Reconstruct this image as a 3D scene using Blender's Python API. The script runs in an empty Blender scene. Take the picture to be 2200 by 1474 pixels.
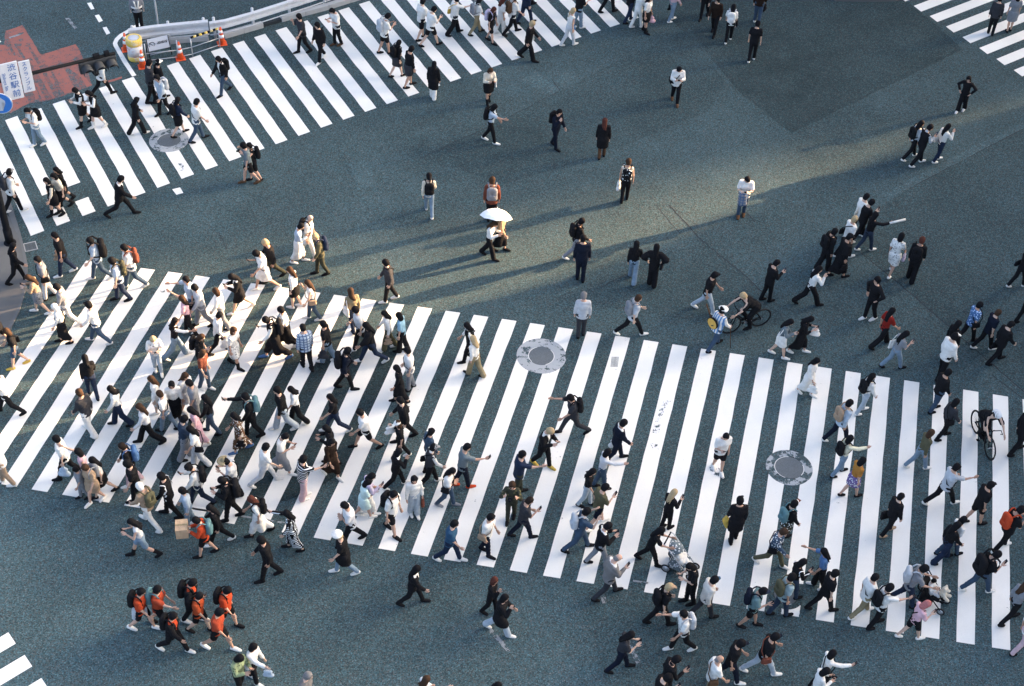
import bpy, bmesh, math, random
import numpy as np
from mathutils import Vector, Matrix
R = math.radians
sc = bpy.context.scene
col = sc.collection

# ------------------------------------------------------------------ camera
F_PX, PITCH, ROLL, CAM_H = 3308.4, 0.76621, 0.05068, 33.076   # calibrated on the 0.9 m zebra period
cam = bpy.data.cameras.new('camera'); cam.sensor_width = 36.0; cam.sensor_fit = 'HORIZONTAL'
cam.lens = 36.0 * F_PX / 2200.0; cam.clip_start = 0.5; cam.clip_end = 3000
camo = bpy.data.objects.new('camera', cam); col.objects.link(camo)
camo.matrix_world = Matrix.Translation((0, 0, CAM_H)) @ Matrix.Rotation(math.pi/2 - PITCH, 4, 'X') @ Matrix.Rotation(ROLL, 4, 'Z')
sc.camera = camo

# ------------------------------------------------------------------ light
SUN_AZ, SUN_EL = R(25.3), R(13.0)         # azimuth measured from +X towards +Y
w = bpy.data.worlds.new('World'); sc.world = w; w.use_nodes = True
nt = w.node_tree; bg = nt.nodes['Background']
sky = nt.nodes.new('ShaderNodeTexSky'); sky.sky_type = 'NISHITA'; sky.sun_disc = False
sky.sun_elevation = SUN_EL; sky.sun_rotation = math.pi/2 - SUN_AZ
sky.air_density = 0.5; sky.dust_density = 5.0; sky.ozone_density = 0.15
nt.links.new(sky.outputs[0], bg.inputs['Color']); bg.inputs['Strength'].default_value = 0.10
sun = bpy.data.lights.new('sun', 'SUN'); sun.energy = 3.0; sun.angle = R(0.53); sun.color = (1.0, 0.64, 0.36)
suno = bpy.data.objects.new('sun', sun); col.objects.link(suno)
sdir = Vector((math.cos(SUN_AZ)*math.cos(SUN_EL), math.sin(SUN_AZ)*math.cos(SUN_EL), math.sin(SUN_EL)))
suno.rotation_euler = sdir.to_track_quat('Z', 'Y').to_euler()
vs = sc.view_settings; vs.view_transform = 'Standard'; vs.look = 'None'; vs.gamma = 1.0; vs.exposure = 3.36; vs.use_curve_mapping = False

# ------------------------------------------------------------------ helpers
def at(px, py, z=0.0):
    """point of the photograph (2200 px wide) on the horizontal plane at height z"""
    u, v = px - 1100.0, py - 737.0
    c, s = math.cos(ROLL), math.sin(ROLL)
    u, v = u*c + v*s, -u*s + v*c
    c, s = math.cos(PITCH), math.sin(PITCH)
    d = (u/F_PX, c - v/F_PX*s, -s - v/F_PX*c)
    t = (z - CAM_H)/d[2]
    return Vector((d[0]*t, d[1]*t, z))

def tag(o, label=None, cat=None, group=None, kind=None):
    if label: o['label'] = label
    if cat: o['category'] = cat
    if group: o['group'] = group
    if kind: o['kind'] = kind
    return o
def link(name, me, m=None, parent=None):
    o = bpy.data.objects.new(name, me); col.objects.link(o)
    if parent is not None: o.parent = parent
    if m is not None and me is not None and not me.materials: me.materials.append(m)
    return o
def empty(name, loc, rz=0.0):
    o = bpy.data.objects.new(name, None); col.objects.link(o); o.empty_display_size = .1
    o.location = loc; o.rotation_euler = (0, 0, rz); return o
def pymesh(name, vs_, fs_, smooth=False):
    me = bpy.data.meshes.new(name); me.from_pydata([tuple(v) for v in vs_], [], fs_)
    if smooth: me.polygons.foreach_set('use_smooth', [True]*len(me.polygons))
    me.update(); return me
def npmesh(name, V, Q, smooth=True):
    me = bpy.data.meshes.new(name); n = len(Q); k = Q.shape[1] if n else 4
    me.vertices.add(len(V)); me.vertices.foreach_set('co', np.asarray(V, np.float32).ravel())
    me.loops.add(n*k); me.loops.foreach_set('vertex_index', np.asarray(Q, np.int32).ravel())
    me.polygons.add(n); me.polygons.foreach_set('loop_start', np.arange(0, n*k, k, dtype=np.int32))
    if smooth: me.polygons.foreach_set('use_smooth', np.ones(n, bool))
    me.update(calc_edges=True); return me
def bm_mesh(name, bm, smooth=False):
    me = bpy.data.meshes.new(name); bmesh.ops.recalc_face_normals(bm, faces=bm.faces[:]); bm.to_mesh(me); bm.free()
    if smooth: me.polygons.foreach_set('use_smooth', [True]*len(me.polygons))
    return me
def b_box(bm, c, s, rot=None, bevel=0.0):
    r = bmesh.ops.create_cube(bm, size=1.0)['verts']
    M = Matrix.Translation(c) @ (rot if rot is not None else Matrix.Identity(4)) @ Matrix.Diagonal((s[0], s[1], s[2], 1))
    bmesh.ops.transform(bm, matrix=M, verts=r)
    if bevel:
        es = list({e for v in r for e in v.link_edges})
        bmesh.ops.bevel(bm, geom=es, offset=bevel, segments=2, affect='EDGES', profile=.5)
def b_tube(bm, pts, r, n=8, closed=False):
    pts = [Vector(p) for p in pts]; rings = []; m = len(pts)
    rr = r if isinstance(r, (list, tuple)) else [r]*m
    ref = Vector((0, 0, 1))
    for i, p in enumerate(pts):
        if closed: t = (pts[(i+1) % m] - pts[i-1])
        else: t = pts[min(i+1, m-1)] - pts[max(i-1, 0)]
        t.normalize()
        a = t.cross(ref)
        if a.length < .05: a = t.cross(Vector((1, 0, 0)))
        a.normalize(); b = a.cross(t)
        rings.append([bm.verts.new(p + (a*math.cos(2*math.pi*k/n) + b*math.sin(2*math.pi*k/n))*rr[i]) for k in range(n)])
    for i in range(m if closed else m-1):
        A, B = rings[i], rings[(i+1) % m]
        for k in range(n): bm.faces.new((A[k], A[(k+1) % n], B[(k+1) % n], B[k]))
    if not closed:
        bm.faces.new(rings[0]); bm.faces.new(rings[-1])
def b_cyl(bm, c, r1, r2, h, n=20, rot=None):
    M = Matrix.Translation(c) @ (rot if rot is not None else Matrix.Identity(4))
    bmesh.ops.create_cone(bm, cap_ends=True, segments=n, radius1=r1, radius2=r2, depth=h, matrix=M)
def b_lathe(bm, prof, n=24):
    rings = [[bm.verts.new((r*math.cos(2*math.pi*k/n), r*math.sin(2*math.pi*k/n), z)) for k in range(n)] for r, z in prof]
    for a, b in zip(rings, rings[1:]):
        for k in range(n): bm.faces.new((a[k], a[(k+1) % n], b[(k+1) % n], b[k]))
    bm.faces.new(rings[0]); bm.faces.new(rings[-1])
def tubes(name, m, parent, segs, r, n=8):
    bm = bmesh.new()
    for s in segs: b_tube(bm, s, r, n)
    return link(name, bm_mesh(name, bm, True), m, parent)
def box(name, m, parent, c, s, rot=None, bevel=0.0):
    bm = bmesh.new(); b_box(bm, c, s, rot, bevel); return link(name, bm_mesh(name, bm), m, parent)

# ------------------------------------------------------------------ materials
def new_mat(name, rough=.8, spec=.3):
    m = bpy.data.materials.new(name); m.use_nodes = True; n = m.node_tree
    b = n.nodes['Principled BSDF']; b.inputs['Roughness'].default_value = rough; b.inputs['Specular IOR Level'].default_value = spec
    return m, n, b
def mathn(n, op, a, b=None):
    x = n.nodes.new('ShaderNodeMath'); x.operation = op
    for i, v in enumerate((a, b)):
        if v is None: continue
        if isinstance(v, (int, float)): x.inputs[i].default_value = v
        else: n.links.new(v, x.inputs[i])
    return x.outputs[0]
def noise(n, co, scale, detail=3, rough=.55):
    x = n.nodes.new('ShaderNodeTexNoise'); x.inputs['Scale'].default_value = scale; x.inputs['Detail'].default_value = detail
    x.inputs['Roughness'].default_value = rough; n.links.new(co, x.inputs['Vector']); return x
def ramp(n, f, stops):
    x = n.nodes.new('ShaderNodeValToRGB'); e = x.color_ramp.elements
    while len(e) < len(stops): e.new(.5)
    for el, (p, c) in zip(e, stops):
        el.position = p; el.color = c if len(c) == 4 else (*c, 1)
    n.links.new(f, x.inputs[0]); return x.outputs[0]
def mix(n, f, a, b, mode='MIX'):
    x = n.nodes.new('ShaderNodeMix'); x.data_type = 'RGBA'; x.blend_type = mode
    for sock, v in ((x.inputs[0], f), (x.inputs[6], a), (x.inputs[7], b)):
        if isinstance(v, (int, float)): sock.default_value = v
        elif isinstance(v, tuple): sock.default_value = v if len(v) == 4 else (*v, 1)
        else: n.links.new(v, sock)
    return x.outputs[2]
def wpos(n): return n.nodes.new('ShaderNodeNewGeometry').outputs['Position']
def bump(n, b, h, s, d=.01):
    x = n.nodes.new('ShaderNodeBump'); x.inputs['Strength'].default_value = s; x.inputs['Distance'].default_value = d
    n.links.new(h, x.inputs['Height']); n.links.new(x.outputs[0], b.inputs['Normal'])

def asphalt_color(n, P, tone):
    """aggregate grain + tyre-worn drift + old patches, bluish worn asphalt"""
    vor = n.nodes.new('ShaderNodeTexVoronoi'); vor.inputs['Scale'].default_value = 38; n.links.new(P, vor.inputs['Vector'])
    grain = n.nodes.new('ShaderNodeSeparateColor'); n.links.new(vor.outputs['Color'], grain.inputs[0])
    big = noise(n, P, .13, 4, .6).outputs[0]; mid = noise(n, P, .9, 5, .6).outputs[0]; fine = noise(n, P, 60, 2).outputs[0]
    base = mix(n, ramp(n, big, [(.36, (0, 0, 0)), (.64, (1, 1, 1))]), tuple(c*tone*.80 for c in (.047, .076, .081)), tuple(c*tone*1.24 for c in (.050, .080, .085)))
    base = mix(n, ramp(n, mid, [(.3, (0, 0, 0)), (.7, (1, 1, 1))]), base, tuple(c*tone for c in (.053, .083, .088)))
    stain = noise(n, P, 1.7, 7, .7).outputs[0]; lane = noise(n, P, .32, 3, .5).outputs[0]
    base = mix(n, 1.0, base, ramp(n, stain, [(.28, (.72, .72, .72)), (.38, (1, 1, 1)), (.64, (1, 1, 1)), (.74, (1.2, 1.2, 1.2))]), 'MULTIPLY')
    base = mix(n, 1.0, base, ramp(n, lane, [(.32, (.88, .88, .88)), (.68, (1.10, 1.10, 1.10))]), 'MULTIPLY')
    g = ramp(n, grain.outputs[0], [(0, (.48, .48, .48)), (.45, (.90, .90, .90)), (.85, (1.18, 1.18, 1.18)), (1, (1.85, 1.85, 1.85))])
    tint = ramp(n, grain.outputs[1], [(0, (1.45, .95, .86)), (.35, (1.03, 1, .98)), (.65, (.94, 1.02, 1.02)), (1, (.80, 1.03, 1.12))])
    base = mix(n, 1.0, base, g, 'MULTIPLY'); base = mix(n, 1.0, base, tint, 'MULTIPLY')
    return base, grain.outputs[2], fine
def asphalt(name, tone):
    m, n, b = new_mat(name, .92, .10); P = wpos(n)
    c, h, f = asphalt_color(n, P, tone); n.links.new(c, b.inputs['Base Color'])
    bump(n, b, mathn(n, 'ADD', h, f), .35, .012); return m
def paint(name, color, wear, tone=1.0, scale=2.2, grit=.22):
    """road paint over asphalt; wear = share of the paint worn through"""
    m, n, b = new_mat(name, .7, .3); P = wpos(n)
    c, h, f = asphalt_color(n, P, tone)
    w1 = noise(n, P, scale, 8, .72).outputs[0]; w2 = noise(n, P, 34, 3).outputs[0]; dirt = noise(n, P, .5, 6, .65).outputs[0]
    t = mathn(n, 'ADD', w1, mathn(n, 'MULTIPLY', mathn(n, 'SUBTRACT', w2, .5), grit))
    k = ramp(n, t, [(max(0, wear-.012), (0, 0, 0)), (wear+.012, (1, 1, 1))])
    pc = mix(n, ramp(n, dirt, [(.3, (0, 0, 0)), (.75, (1, 1, 1))]), tuple(x*.86 for x in color), color)
    pc = mix(n, ramp(n, w2, [(.25, (0, 0, 0)), (.55, (1, 1, 1))]), mix(n, 1.0, pc, (.95, .95, .95), 'MULTIPLY'), pc)
    n.links.new(mix(n, k, c, pc), b.inputs['Base Color']); bump(n, b, w2, .2, .006); return m
def plain(name, color, rough=.6, var=.12, scale=9, spec=.4, metal=0.0, dirt=None):
    m, n, b = new_mat(name, rough, spec); tc = n.nodes.new('ShaderNodeTexCoord').outputs['Object']
    f = noise(n, tc, scale, 5, .6).outputs[0]
    c = mix(n, f, tuple(x*(1-var) for x in color), tuple(min(1, x*(1+var)) for x in color))
    if dirt:
        d = noise(n, tc, scale*.7, 8, .75).outputs[0]
        c = mix(n, ramp(n, d, [(.52, (0, 0, 0)), (.62, (1, 1, 1))]), c, dirt)
    n.links.new(c, b.inputs['Base Color']); b.inputs['Metallic'].default_value = metal; bump(n, b, f, .15, .01); return m

COL = dict(k=(.012, .012, .013), char=(.035, .036, .04), brownk=(.022, .014, .010), navyk=(.010, .013, .022), navy=(.018, .027, .05), jeank=(.03, .045, .07),
  jean=(.045, .072, .108), ljean=(.17, .235, .29), lljean=(.36, .41, .44), w=(.69, .67, .61), wgrey=(.56, .56, .55), cream=(.66, .58, .45), cream2=(.62, .60, .44),
  cream3=(.58, .54, .47), grey=(.20, .21, .22), grey2=(.13, .16, .17), grey3=(.17, .16, .15), lgrey=(.42, .44, .45), olive=(.09, .085, .05), olivek=(.04, .042, .03),
  khaki=(.25, .205, .12), tan=(.33, .235, .155), brown=(.09, .05, .028), red=(.35, .05, .03), rust=(.15, .05, .032), rust2=(.19, .018, .013), orange=(.42, .058, .022), orange2=(.35, .06, .028), orange3=(.47, .085, .03),
  pink=(.66, .40, .42), rose=(.52, .36, .36), mint=(.52, .66, .63), mint2=(.28, .36, .36), aqua=(.22, .38, .47), lblue=(.36, .43, .49), blue=(.07, .14, .27),
  blue2=(.03, .075, .13), teal=(.10, .19, .20), teal2=(.14, .22, .22), yellow=(.50, .34, .07), ochre=(.33, .15, .035), purple=(.14, .10, .24), lav=(.46, .40, .50),
  lime=(.26, .31, .17), card=(.42, .30, .19), rw=(.75, .73, .70), kfl=(.015, .015, .015))
_mc = {}
def cloth(c, pat=''):
    key = c + ':' + pat
    if key in _mc: return _mc[key]
    color = COL[c]; m, n, b = new_mat('cloth_' + key.replace(':', '_'), .92, .06)
    tc = n.nodes.new('ShaderNodeTexCoord').outputs['Object']
    f = noise(n, tc, 7, 4).outputs[0]; wv = noise(n, tc, 24, 3).outputs[0]
    base = mix(n, ramp(n, f, [(.3, (0, 0, 0)), (.7, (1, 1, 1))]), tuple(x*.84 for x in color), tuple(min(.85, x*1.12) for x in color))
    xyz = n.nodes.new('ShaderNodeSeparateXYZ'); n.links.new(tc, xyz.inputs[0]); X, Y, Z = xyz.outputs
    def band(v, per, duty):
        return mathn(n, 'LESS_THAN', mathn(n, 'FRACT', mathn(n, 'ADD', mathn(n, 'DIVIDE', v, per), 40.0)), duty)
    if pat in ('fl', 'gr', 'cm'):
        vo = n.nodes.new('ShaderNodeTexVoronoi'); vo.inputs['Scale'].default_value = {'fl': 15, 'gr': 11, 'cm': 9}[pat]; n.links.new(tc, vo.inputs['Vector'])
        lum = sum(color)/3
        other = (.72, .74, .72) if lum < .2 else tuple(x*.35 for x in color)
        if pat == 'cm': other = (.11, .10, .05)
        if c == 'blue': other = (.50, .62, .80)
        k = ramp(n, vo.outputs['Distance'], [(.28, (1, 1, 1)), (.36, (0, 0, 0))])
        if pat == 'gr': k = mathn(n, 'MULTIPLY', k, mathn(n, 'MULTIPLY', mathn(n, 'GREATER_THAN', Y, .02), mathn(n, 'LESS_THAN', mathn(n, 'ABSOLUTE', X), .13)))
        base = mix(n, k, base, other)
    elif pat == 'st': base = mix(n, band(X, .09, .5), base, (.10, .22, .40))
    elif pat == 'hs': base = mix(n, band(Z, .075, .34), base, (.72, .70, .66))
    elif pat == 'pl': base = mix(n, mathn(n, 'MAXIMUM', band(X, .10, .3), band(Z, .10, .3)), base, (.08, .12, .20))
    elif pat == 'ck': base = mix(n, mathn(n, 'MULTIPLY', band(X, .10, .55), band(Z, .07, .5)), base, (.66, .70, .70))
    elif pat == 'tr': base = mix(n, band(mathn(n, 'SUBTRACT', mathn(n, 'ABSOLUTE', X), .175), 1.0, .022), base, (.74, .74, .74))
    n.links.new(base, b.inputs['Base Color']); bump(n, b, mathn(n, 'ADD', f, mathn(n, 'MULTIPLY', wv, .4)), .55, .05)
    _mc[key] = m; return m
HAIRC = dict(k=(.008, .008, .009), n=(.045, .026, .016), d=(.02, .014, .011), o=(.36, .27, .15), g=(.16, .155, .15), r=(.07, .025, .018), w=(.66, .63, .56), i=(.36, .13, .12))
hair_m = {k: plain('hair_' + k, v, .8, .4, 26, .08) for k, v in HAIRC.items()}
skin_m = [plain('skin_%d' % i, c, .6, .08, 12, .35) for i, c in enumerate([(.50, .31, .22), (.44, .26, .175), (.54, .36, .26)])]
dark_m = plain('dark_detail', (.012, .010, .010), .4); lip_m = plain('lip', (.34, .13, .11), .5)
M_road = asphalt('asphalt', 1.0); M_dark = asphalt('asphalt_newer', .74); M_mid = asphalt('asphalt_mid', .87); M_deep = asphalt('asphalt_deep', .50); M_soft = asphalt('asphalt_hazed', 1.10); M_light = asphalt('asphalt_worn', 1.18)
M_white = paint('zebra_paint', (.82, .80, .725), .315, scale=3.0); M_wornw = paint('worn_paint', (.24, .26, .27), .50, scale=5)
M_redw = paint('red_paint_worn', (.24, .088, .068), .50, scale=4.5, grit=.9); M_red = paint('red_paint', (.30, .105, .078), .40, scale=3.2, grit=.75); M_crack = plain('crack', (.018, .024, .028), .95)
M_gut = plain('gutter_concrete', (.125, .13, .13), .9, .2, 4, .2); M_kerb = plain('concrete_kerb', (.36, .37, .36), .9, .16, 3, .2); M_conc = plain('concrete', (.33, .34, .34), .9, .2, 4, .2)
M_rail = plain('white_rail_paint', (.50, .52, .53), .45, .06, 5, .5, dirt=(.42, .42, .42)); M_steel = plain('steel', (.42, .44, .46), .4, .1, 9, .5, .6)
M_cover = plain('cast_iron', (.11, .125, .13), .65, .5, 30, .5); M_black = plain('black_paint', (.010, .011, .013), .85, .12, 9, .06); M_rubber = plain('rubber', (.013, .013, .013), .85)
M_orange = plain('cone_orange', (.72, .10, .025), .6, .1, 9); M_refl = plain('white_reflective', (.78, .78, .76), .45, .06); M_yel = plain('drum_yellow', (.66, .47, .09), .6, .15, 6, .4, dirt=(.58, .56, .50))
M_signw = plain('sign_white', (.46, .49, .53), .5, .05); M_blue = plain('sign_blue', (.03, .16, .48), .45, .06); M_ink = plain('sign_ink', (.03, .10, .30), .5); M_lens = plain('dark_lens', (.03, .03, .035), .12, .2, 20, .8)
M_hood = plain('visor_grey', (.030, .033, .036), .6, .15, 8, .3); M_shade = plain('shade_block_grey', (.15, .15, .15), .85, .1, .4); M_glass = plain('window_glass', (.03, .04, .05), .08, .1, 1, .8)
M_pave = plain('paving', (.12, .12, .115), .9, .14, 2.5, .2); M_manring = None
# ------------------------------------------------------------------ setting: road and markings
rnd = random.Random(7)
S = 500.0
road = tag(link('road', pymesh('road', [(-S, -S, 0), (S, -S, 0), (S, S, 0), (-S, S, 0)], [(0, 1, 2, 3)]), M_road), kind='structure')
def sheet(name, m, poly, z, parent=road, px=True, sub=0, jit=0.0):
    P = [at(*p) if px else Vector((p[0], p[1], 0)) for p in poly]
    if sub:
        Q = []
        for i, p in enumerate(P):
            q = P[(i+1) % len(P)]; d = (q-p); nn = max(1, int(d.length/sub)); nrm = Vector((-d.y, d.x, 0)).normalized() if d.length else Vector()
            for k in range(nn): Q.append(p + d*(k/nn) + (nrm*rnd.uniform(-jit, jit) if k else Vector()))
        P = Q
    bm = bmesh.new(); vs2 = [bm.verts.new((p.x, p.y, z)) for p in P]; f = bm.faces.new(vs2); f.normal_update()
    if f.normal.z < 0: f.normal_flip()
    bmesh.ops.triangulate(bm, faces=[f])
    me = bpy.data.meshes.new(name); bm.to_mesh(me); bm.free()
    return link(name, me, m, parent)
def strip(name, m, line, wd, z, parent=road):
    P = [at(*p) for p in line]; L, Rr = [], []
    for i, p in enumerate(P):
        t = (P[min(i+1, len(P)-1)] - P[max(i-1, 0)]).normalized(); q = Vector((-t.y, t.x, 0))*wd/2*rnd.uniform(.8, 1.2)
        L.append((p.x+q.x, p.y+q.y, z)); Rr.append((p.x-q.x, p.y-q.y, z))
    n = len(P); return link(name, pymesh(name, L+Rr, [(n+i, n+i+1, i+1, i) for i in range(n-1)]), m, parent)
def wob(line, k=8, a=.02):
    out = []
    for (x0, y0), (x1, y1) in zip(line, line[1:]):
        for i in range(k): t = i/k; out.append((x0+(x1-x0)*t + rnd.uniform(-a, a)*60, y0+(y1-y0)*t + rnd.uniform(-a, a)*45))
    return out + [line[-1]]
sheet('road_patch', M_dark, [(1700, 286), (2068, 106), (1975, 24), (1860, -60), (1480, -60), (1440, 40), (1530, 130), (1590, 200)], 0.0026, sub=.8, jit=.05)
sheet('road_patch', M_mid, [(2300, 222), (2200, 275), (1960, 400), (1795, 508), (1872, 562), (1950, 625), (2040, 703), (2130, 782), (2300, 930)], 0.0032, sub=.8, jit=.02)
sheet('road_patch', M_mid, [(1482, 60), (1330, 130), (1203, 195), (1080, 258), (900, 340), (1090, 395), (1300, 330), (1520, 240), (1560, 180)], 0.0038, sub=.8, jit=.03)
sheet('road_patch', M_mid, [(1190, 640), (1440, 540), (1520, 520), (1600, 590), (1700, 700), (1500, 690), (1300, 660)], 0.0044, sub=.6, jit=.05)
sheet('road_patch', M_light, [(1150, 150), (1203, 194), (1175, 205), (1120, 172)], 0.0050, sub=.3, jit=.02)
sheet('road_patch', M_light, [(748, 350), (792, 342), (810, 398), (768, 408)], 0.0056, sub=.3, jit=.03)
sheet('road_patch', M_light, [(-60, 1300), (10, 1330), (62, 1395), (130, 1500), (-60, 1560)], 0.0062, sub=.5, jit=.02)
sheet('road_patch', M_light, [(2300, 212), (2200, 262), (1960, 382), (1900, 420), (1912, 424), (1965, 398), (2200, 276), (2300, 224)], 0.0068, sub=.5, jit=.02)
sheet('road_patch', M_deep, [(430, 850), (560, 770), (700, 705), (880, 745), (830, 900), (760, 1000), (660, 1060), (520, 1100), (380, 1040), (360, 940)], .0068, sub=.5, jit=.10)  # darkest asphalt tone, one patch left of centre
sheet('road_patch', M_soft, [(-80, 1035), (300, 1100), (720, 1168), (1090, 1228), (1230, 1262), (1280, 1380), (1330, 1560), (-120, 1560)], .0012, sub=.7, jit=.06)  # haze over the lower left, put into a lighter asphalt tone
for ln, wd in (([(1436, 440), (1470, 475), (1500, 510), (1545, 548), (1592, 585), (1650, 640)], .035), ([(1408, 440), (1462, 503)], .025), ([(1446, 452), (1480, 462)], .02),
               ([(1872, 562), (1950, 625), (2040, 703), (2130, 782), (2215, 855)], .035), ([(1800, 503), (1872, 562)], .02), ([(0, 1322), (30, 1362), (75, 1430), (104, 1480)], .03),
               ([(1203, 195), (1080, 258), (900, 342)], .02), ([(1203, 195), (1186, 172)], .025), ([(1590, 440), (1622, 478)], .025), ([(1900, 222), (1935, 246)], .025),
               ([(1290, 618), (1360, 582)], .03), ([(470, 498), (486, 535)], .02), ([(2130, 805), (2215, 870)], .025), ([(1965, 398), (2200, 276)], .03)):
    strip('crack', M_crack, wob(ln), wd, .006)

TL1 = {0:(189,561),2:(304,576),3:(363.5,583.5),4:(420,592),5:(478,600),9:(713,634),12:(893,659),13:(954,668),14:(1015,676),15:(1078,686),16:(1139,694),17:(1201,703),18:(1263,713),20:(1387,732),21:(1448,740),22:(1509,750),23:(1570,759),24:(1632,769),25:(1693,778),26:(1756,787),27:(1819,796),28:(1878,806),29:(1941,816),31:(2067,837),32:(2132,848),33:(2195,859)}
BL1 = {3:(70,1052),4:(134,1063),6:(265,1086),12:(671,1155),14:(811,1179),15:(883,1190),16:(951,1202),17:(1023,1214),18:(1097,1226),19:(1168,1237),20:(1240,1249),22:(1385,1273),24:(1532,1296),26:(1679,1315),27:(1753,1333),28:(1826,1345),29:(1900,1356)}
TL2 = {0:(11,259),1:(63,240),2:(112,224),3:(164,208),5:(262,174),6:(309,157),7:(359,140),8:(405,127),9:(453,111),10:(500,95),11:(547,81),12:(592,66),13:(638,52),15:(726,23),16:(771,9)}
BL2 = {-1:(68,506),0:(123,485),2:(231,444),3:(286,423),4:(338,405),5:(390,386),6:(441,367),7:(490,348),9:(592,312),10:(641,293),11:(689,275),12:(738,257),13:(785,240),14:(832,223),15:(877,208),17:(967,175),18:(1013,160),19:(1058,145),20:(1101,130),22:(1187,101),24:(1268,73),25:(1310,60)}
def fitground(D, deg):
    ks = np.array(sorted(D), float); G = np.array([at(*D[int(k)])[:2] for k in ks])
    cx, cy = np.polyfit(ks, G[:, 0], deg), np.polyfit(ks, G[:, 1], deg)
    return lambda k: Vector((np.polyval(cx, k), np.polyval(cy, k), 0))
def zebra(fT, fB, ks, duty, parts={}):
    for k in ks:
        for a, b in parts.get(k, [(0, 1)]):
            n = 14; L, Q = [], []
            for i in range(n+1):
                t = a + (b-a)*i/n; j = rnd.uniform(-.011, .011) if 0 < i < n else 0
                p, q = fT(k).lerp(fB(k), t), fT(k+duty).lerp(fB(k+duty), t); e = (q-p).normalized()
                L.append(p + e*j); Q.append(q + e*(rnd.uniform(-.011, .011) if 0 < i < n else 0))
            V = [(v.x, v.y, .008) for v in L+Q]
            link('zebra_stripe', pymesh('zebra_stripe', V, [(i, i+1, n+2+i, n+1+i)[::1] for i in range(n)]), M_white, road)
t1, b1, t2, b2 = fitground(TL1, 2), fitground(BL1, 2), fitground(TL2, 2), fitground(BL2, 2)
zebra(t1, b1, range(0, 41), .515, {26: [(0, .885), (.96, 1)]})
zebra(t2, b2, range(-1, 27), .515, {0: [(0, .73), (.865, 1)], 1: [(0, .735), (.87, 1)]})
LE = [((1963,13),(1979,24)), ((1997,35),(2015,46)), ((2032,58),(2049,70)), ((2068,80),(2085,93)), ((2104,104),(2123,117)), ((2141,128),(2159,140)), ((2178,151),(2196,164))]
d3 = (at(2126, 21.6) - at(2032, 58)).normalized(); a0 = at(*LE[0][0]); st3 = (at(*LE[6][0]) - a0)/6; e3 = (at(*LE[3][1]) - at(*LE[3][0]))
for i in range(-3, 12):
    p = a0 + st3*i; q = p + e3; V = [p, q, q + d3*6.2, p + d3*6.2]
    link('zebra_stripe', pymesh('zebra_stripe', [(v.x, v.y, .008) for v in V], [(0, 1, 2, 3)]), M_white, road)
d4 = (at(0, 1403) - at(34, 1383)).normalized(); a0 = at(18, 1359); st4 = (at(89, 1457) - a0)/2; e4 = at(34, 1383) - a0
for i in range(-2, 6):
    p = a0 + st4*i; q = p + e4; V = [p, q, q + d4*5.0, p + d4*5.0]
    link('zebra_stripe', pymesh('zebra_stripe', [(v.x, v.y, .008) for v in V][::-1], [(0, 1, 2, 3)]), M_white, road)
sheet('paint_square', M_white, [(370, 407), (387, 403), (394, 415), (379, 419)], .008)
for p in ([(1046, 1352), (1056, 1350), (1098, 1398), (1090, 1402)], [(1288, 1272), (1298, 1270), (1304, 1296), (1294, 1298)], [(1342, 1378), (1352, 1374), (1377, 1424), (1368, 1428)],
          [(384, 1086), (470, 1100), (470, 1104), (384, 1090)], [(512, 1106), (612, 1122), (612, 1126), (512, 1110)], [(1360, 1246), (1392, 1251), (1392, 1255), (1360, 1250)], [(140, 40), (148, 38), (166, 60), (160, 62)]):
    sheet('worn_line', M_wornw, p, .008)
for c0, c1, n in (((1334, 772), (1330, 785), 7),):
    for i in range(n): x = 1315 + i*2.3; strip('worn_grid', M_mid, [(x, 767), (x-2.5, 789)], .016, .010)
M_scuff = paint('scuffed_paint', (.78, .77, .74), .47, scale=9)
for p in ([(1425, 862), (1437, 860), (1418, 906), (1406, 908)], [(1404, 912), (1419, 912), (1415, 932), (1402, 930)], [(1396, 952), (1412, 954), (1416, 966), (1402, 964)], [(382, 352), (394, 350), (398, 366), (388, 368)], [(1524, 1004), (1546, 1006), (1544, 1024), (1528, 1020)]):
    sheet('scuff_mark', M_scuff, p, .010, sub=.12, jit=.02)
# lane dashes, white island outline, red surfacing
for p in ([(187, 7), (196, 5.5), (203, 19.5), (195.5, 21)], [(203.6, 33.6), (212.7, 31.5), (221, 45), (212.7, 48.5)], [(220.5, 59.6), (229, 58), (237, 71.7), (229, 75)], [(171, -20), (180, -21), (187, -7), (179, -5)], [(-20, 92), (-4, 84), (3, 90), (-12, 98)]):
    sheet('lane_dash', M_white, p, .008)
o_ = [(300, 50), (286, 56), (274, 64), (256.5, 74), (247, 83), (242.5, 93), (244, 99), (247.6, 105.6), (263, 133.6), (284, 165)]
i_ = [(302, 56), (292, 61), (280, 68), (264, 78), (255, 86.5), (252, 93), (253.5, 98), (258, 105.6), (274.4, 133.6), (293, 162)]
V = [at(*p) for p in o_] + [at(*p) for p in i_]; n = len(o_)
link('island_line', pymesh('island_line', [(v.x, v.y, .008) for v in V], [(i, i+1, n+i+1, n+i) for i in range(n-1)]), M_white, road)
Z = lambda pts: [(x/6.7, 40 + y/6.7) for x, y in pts]
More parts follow.
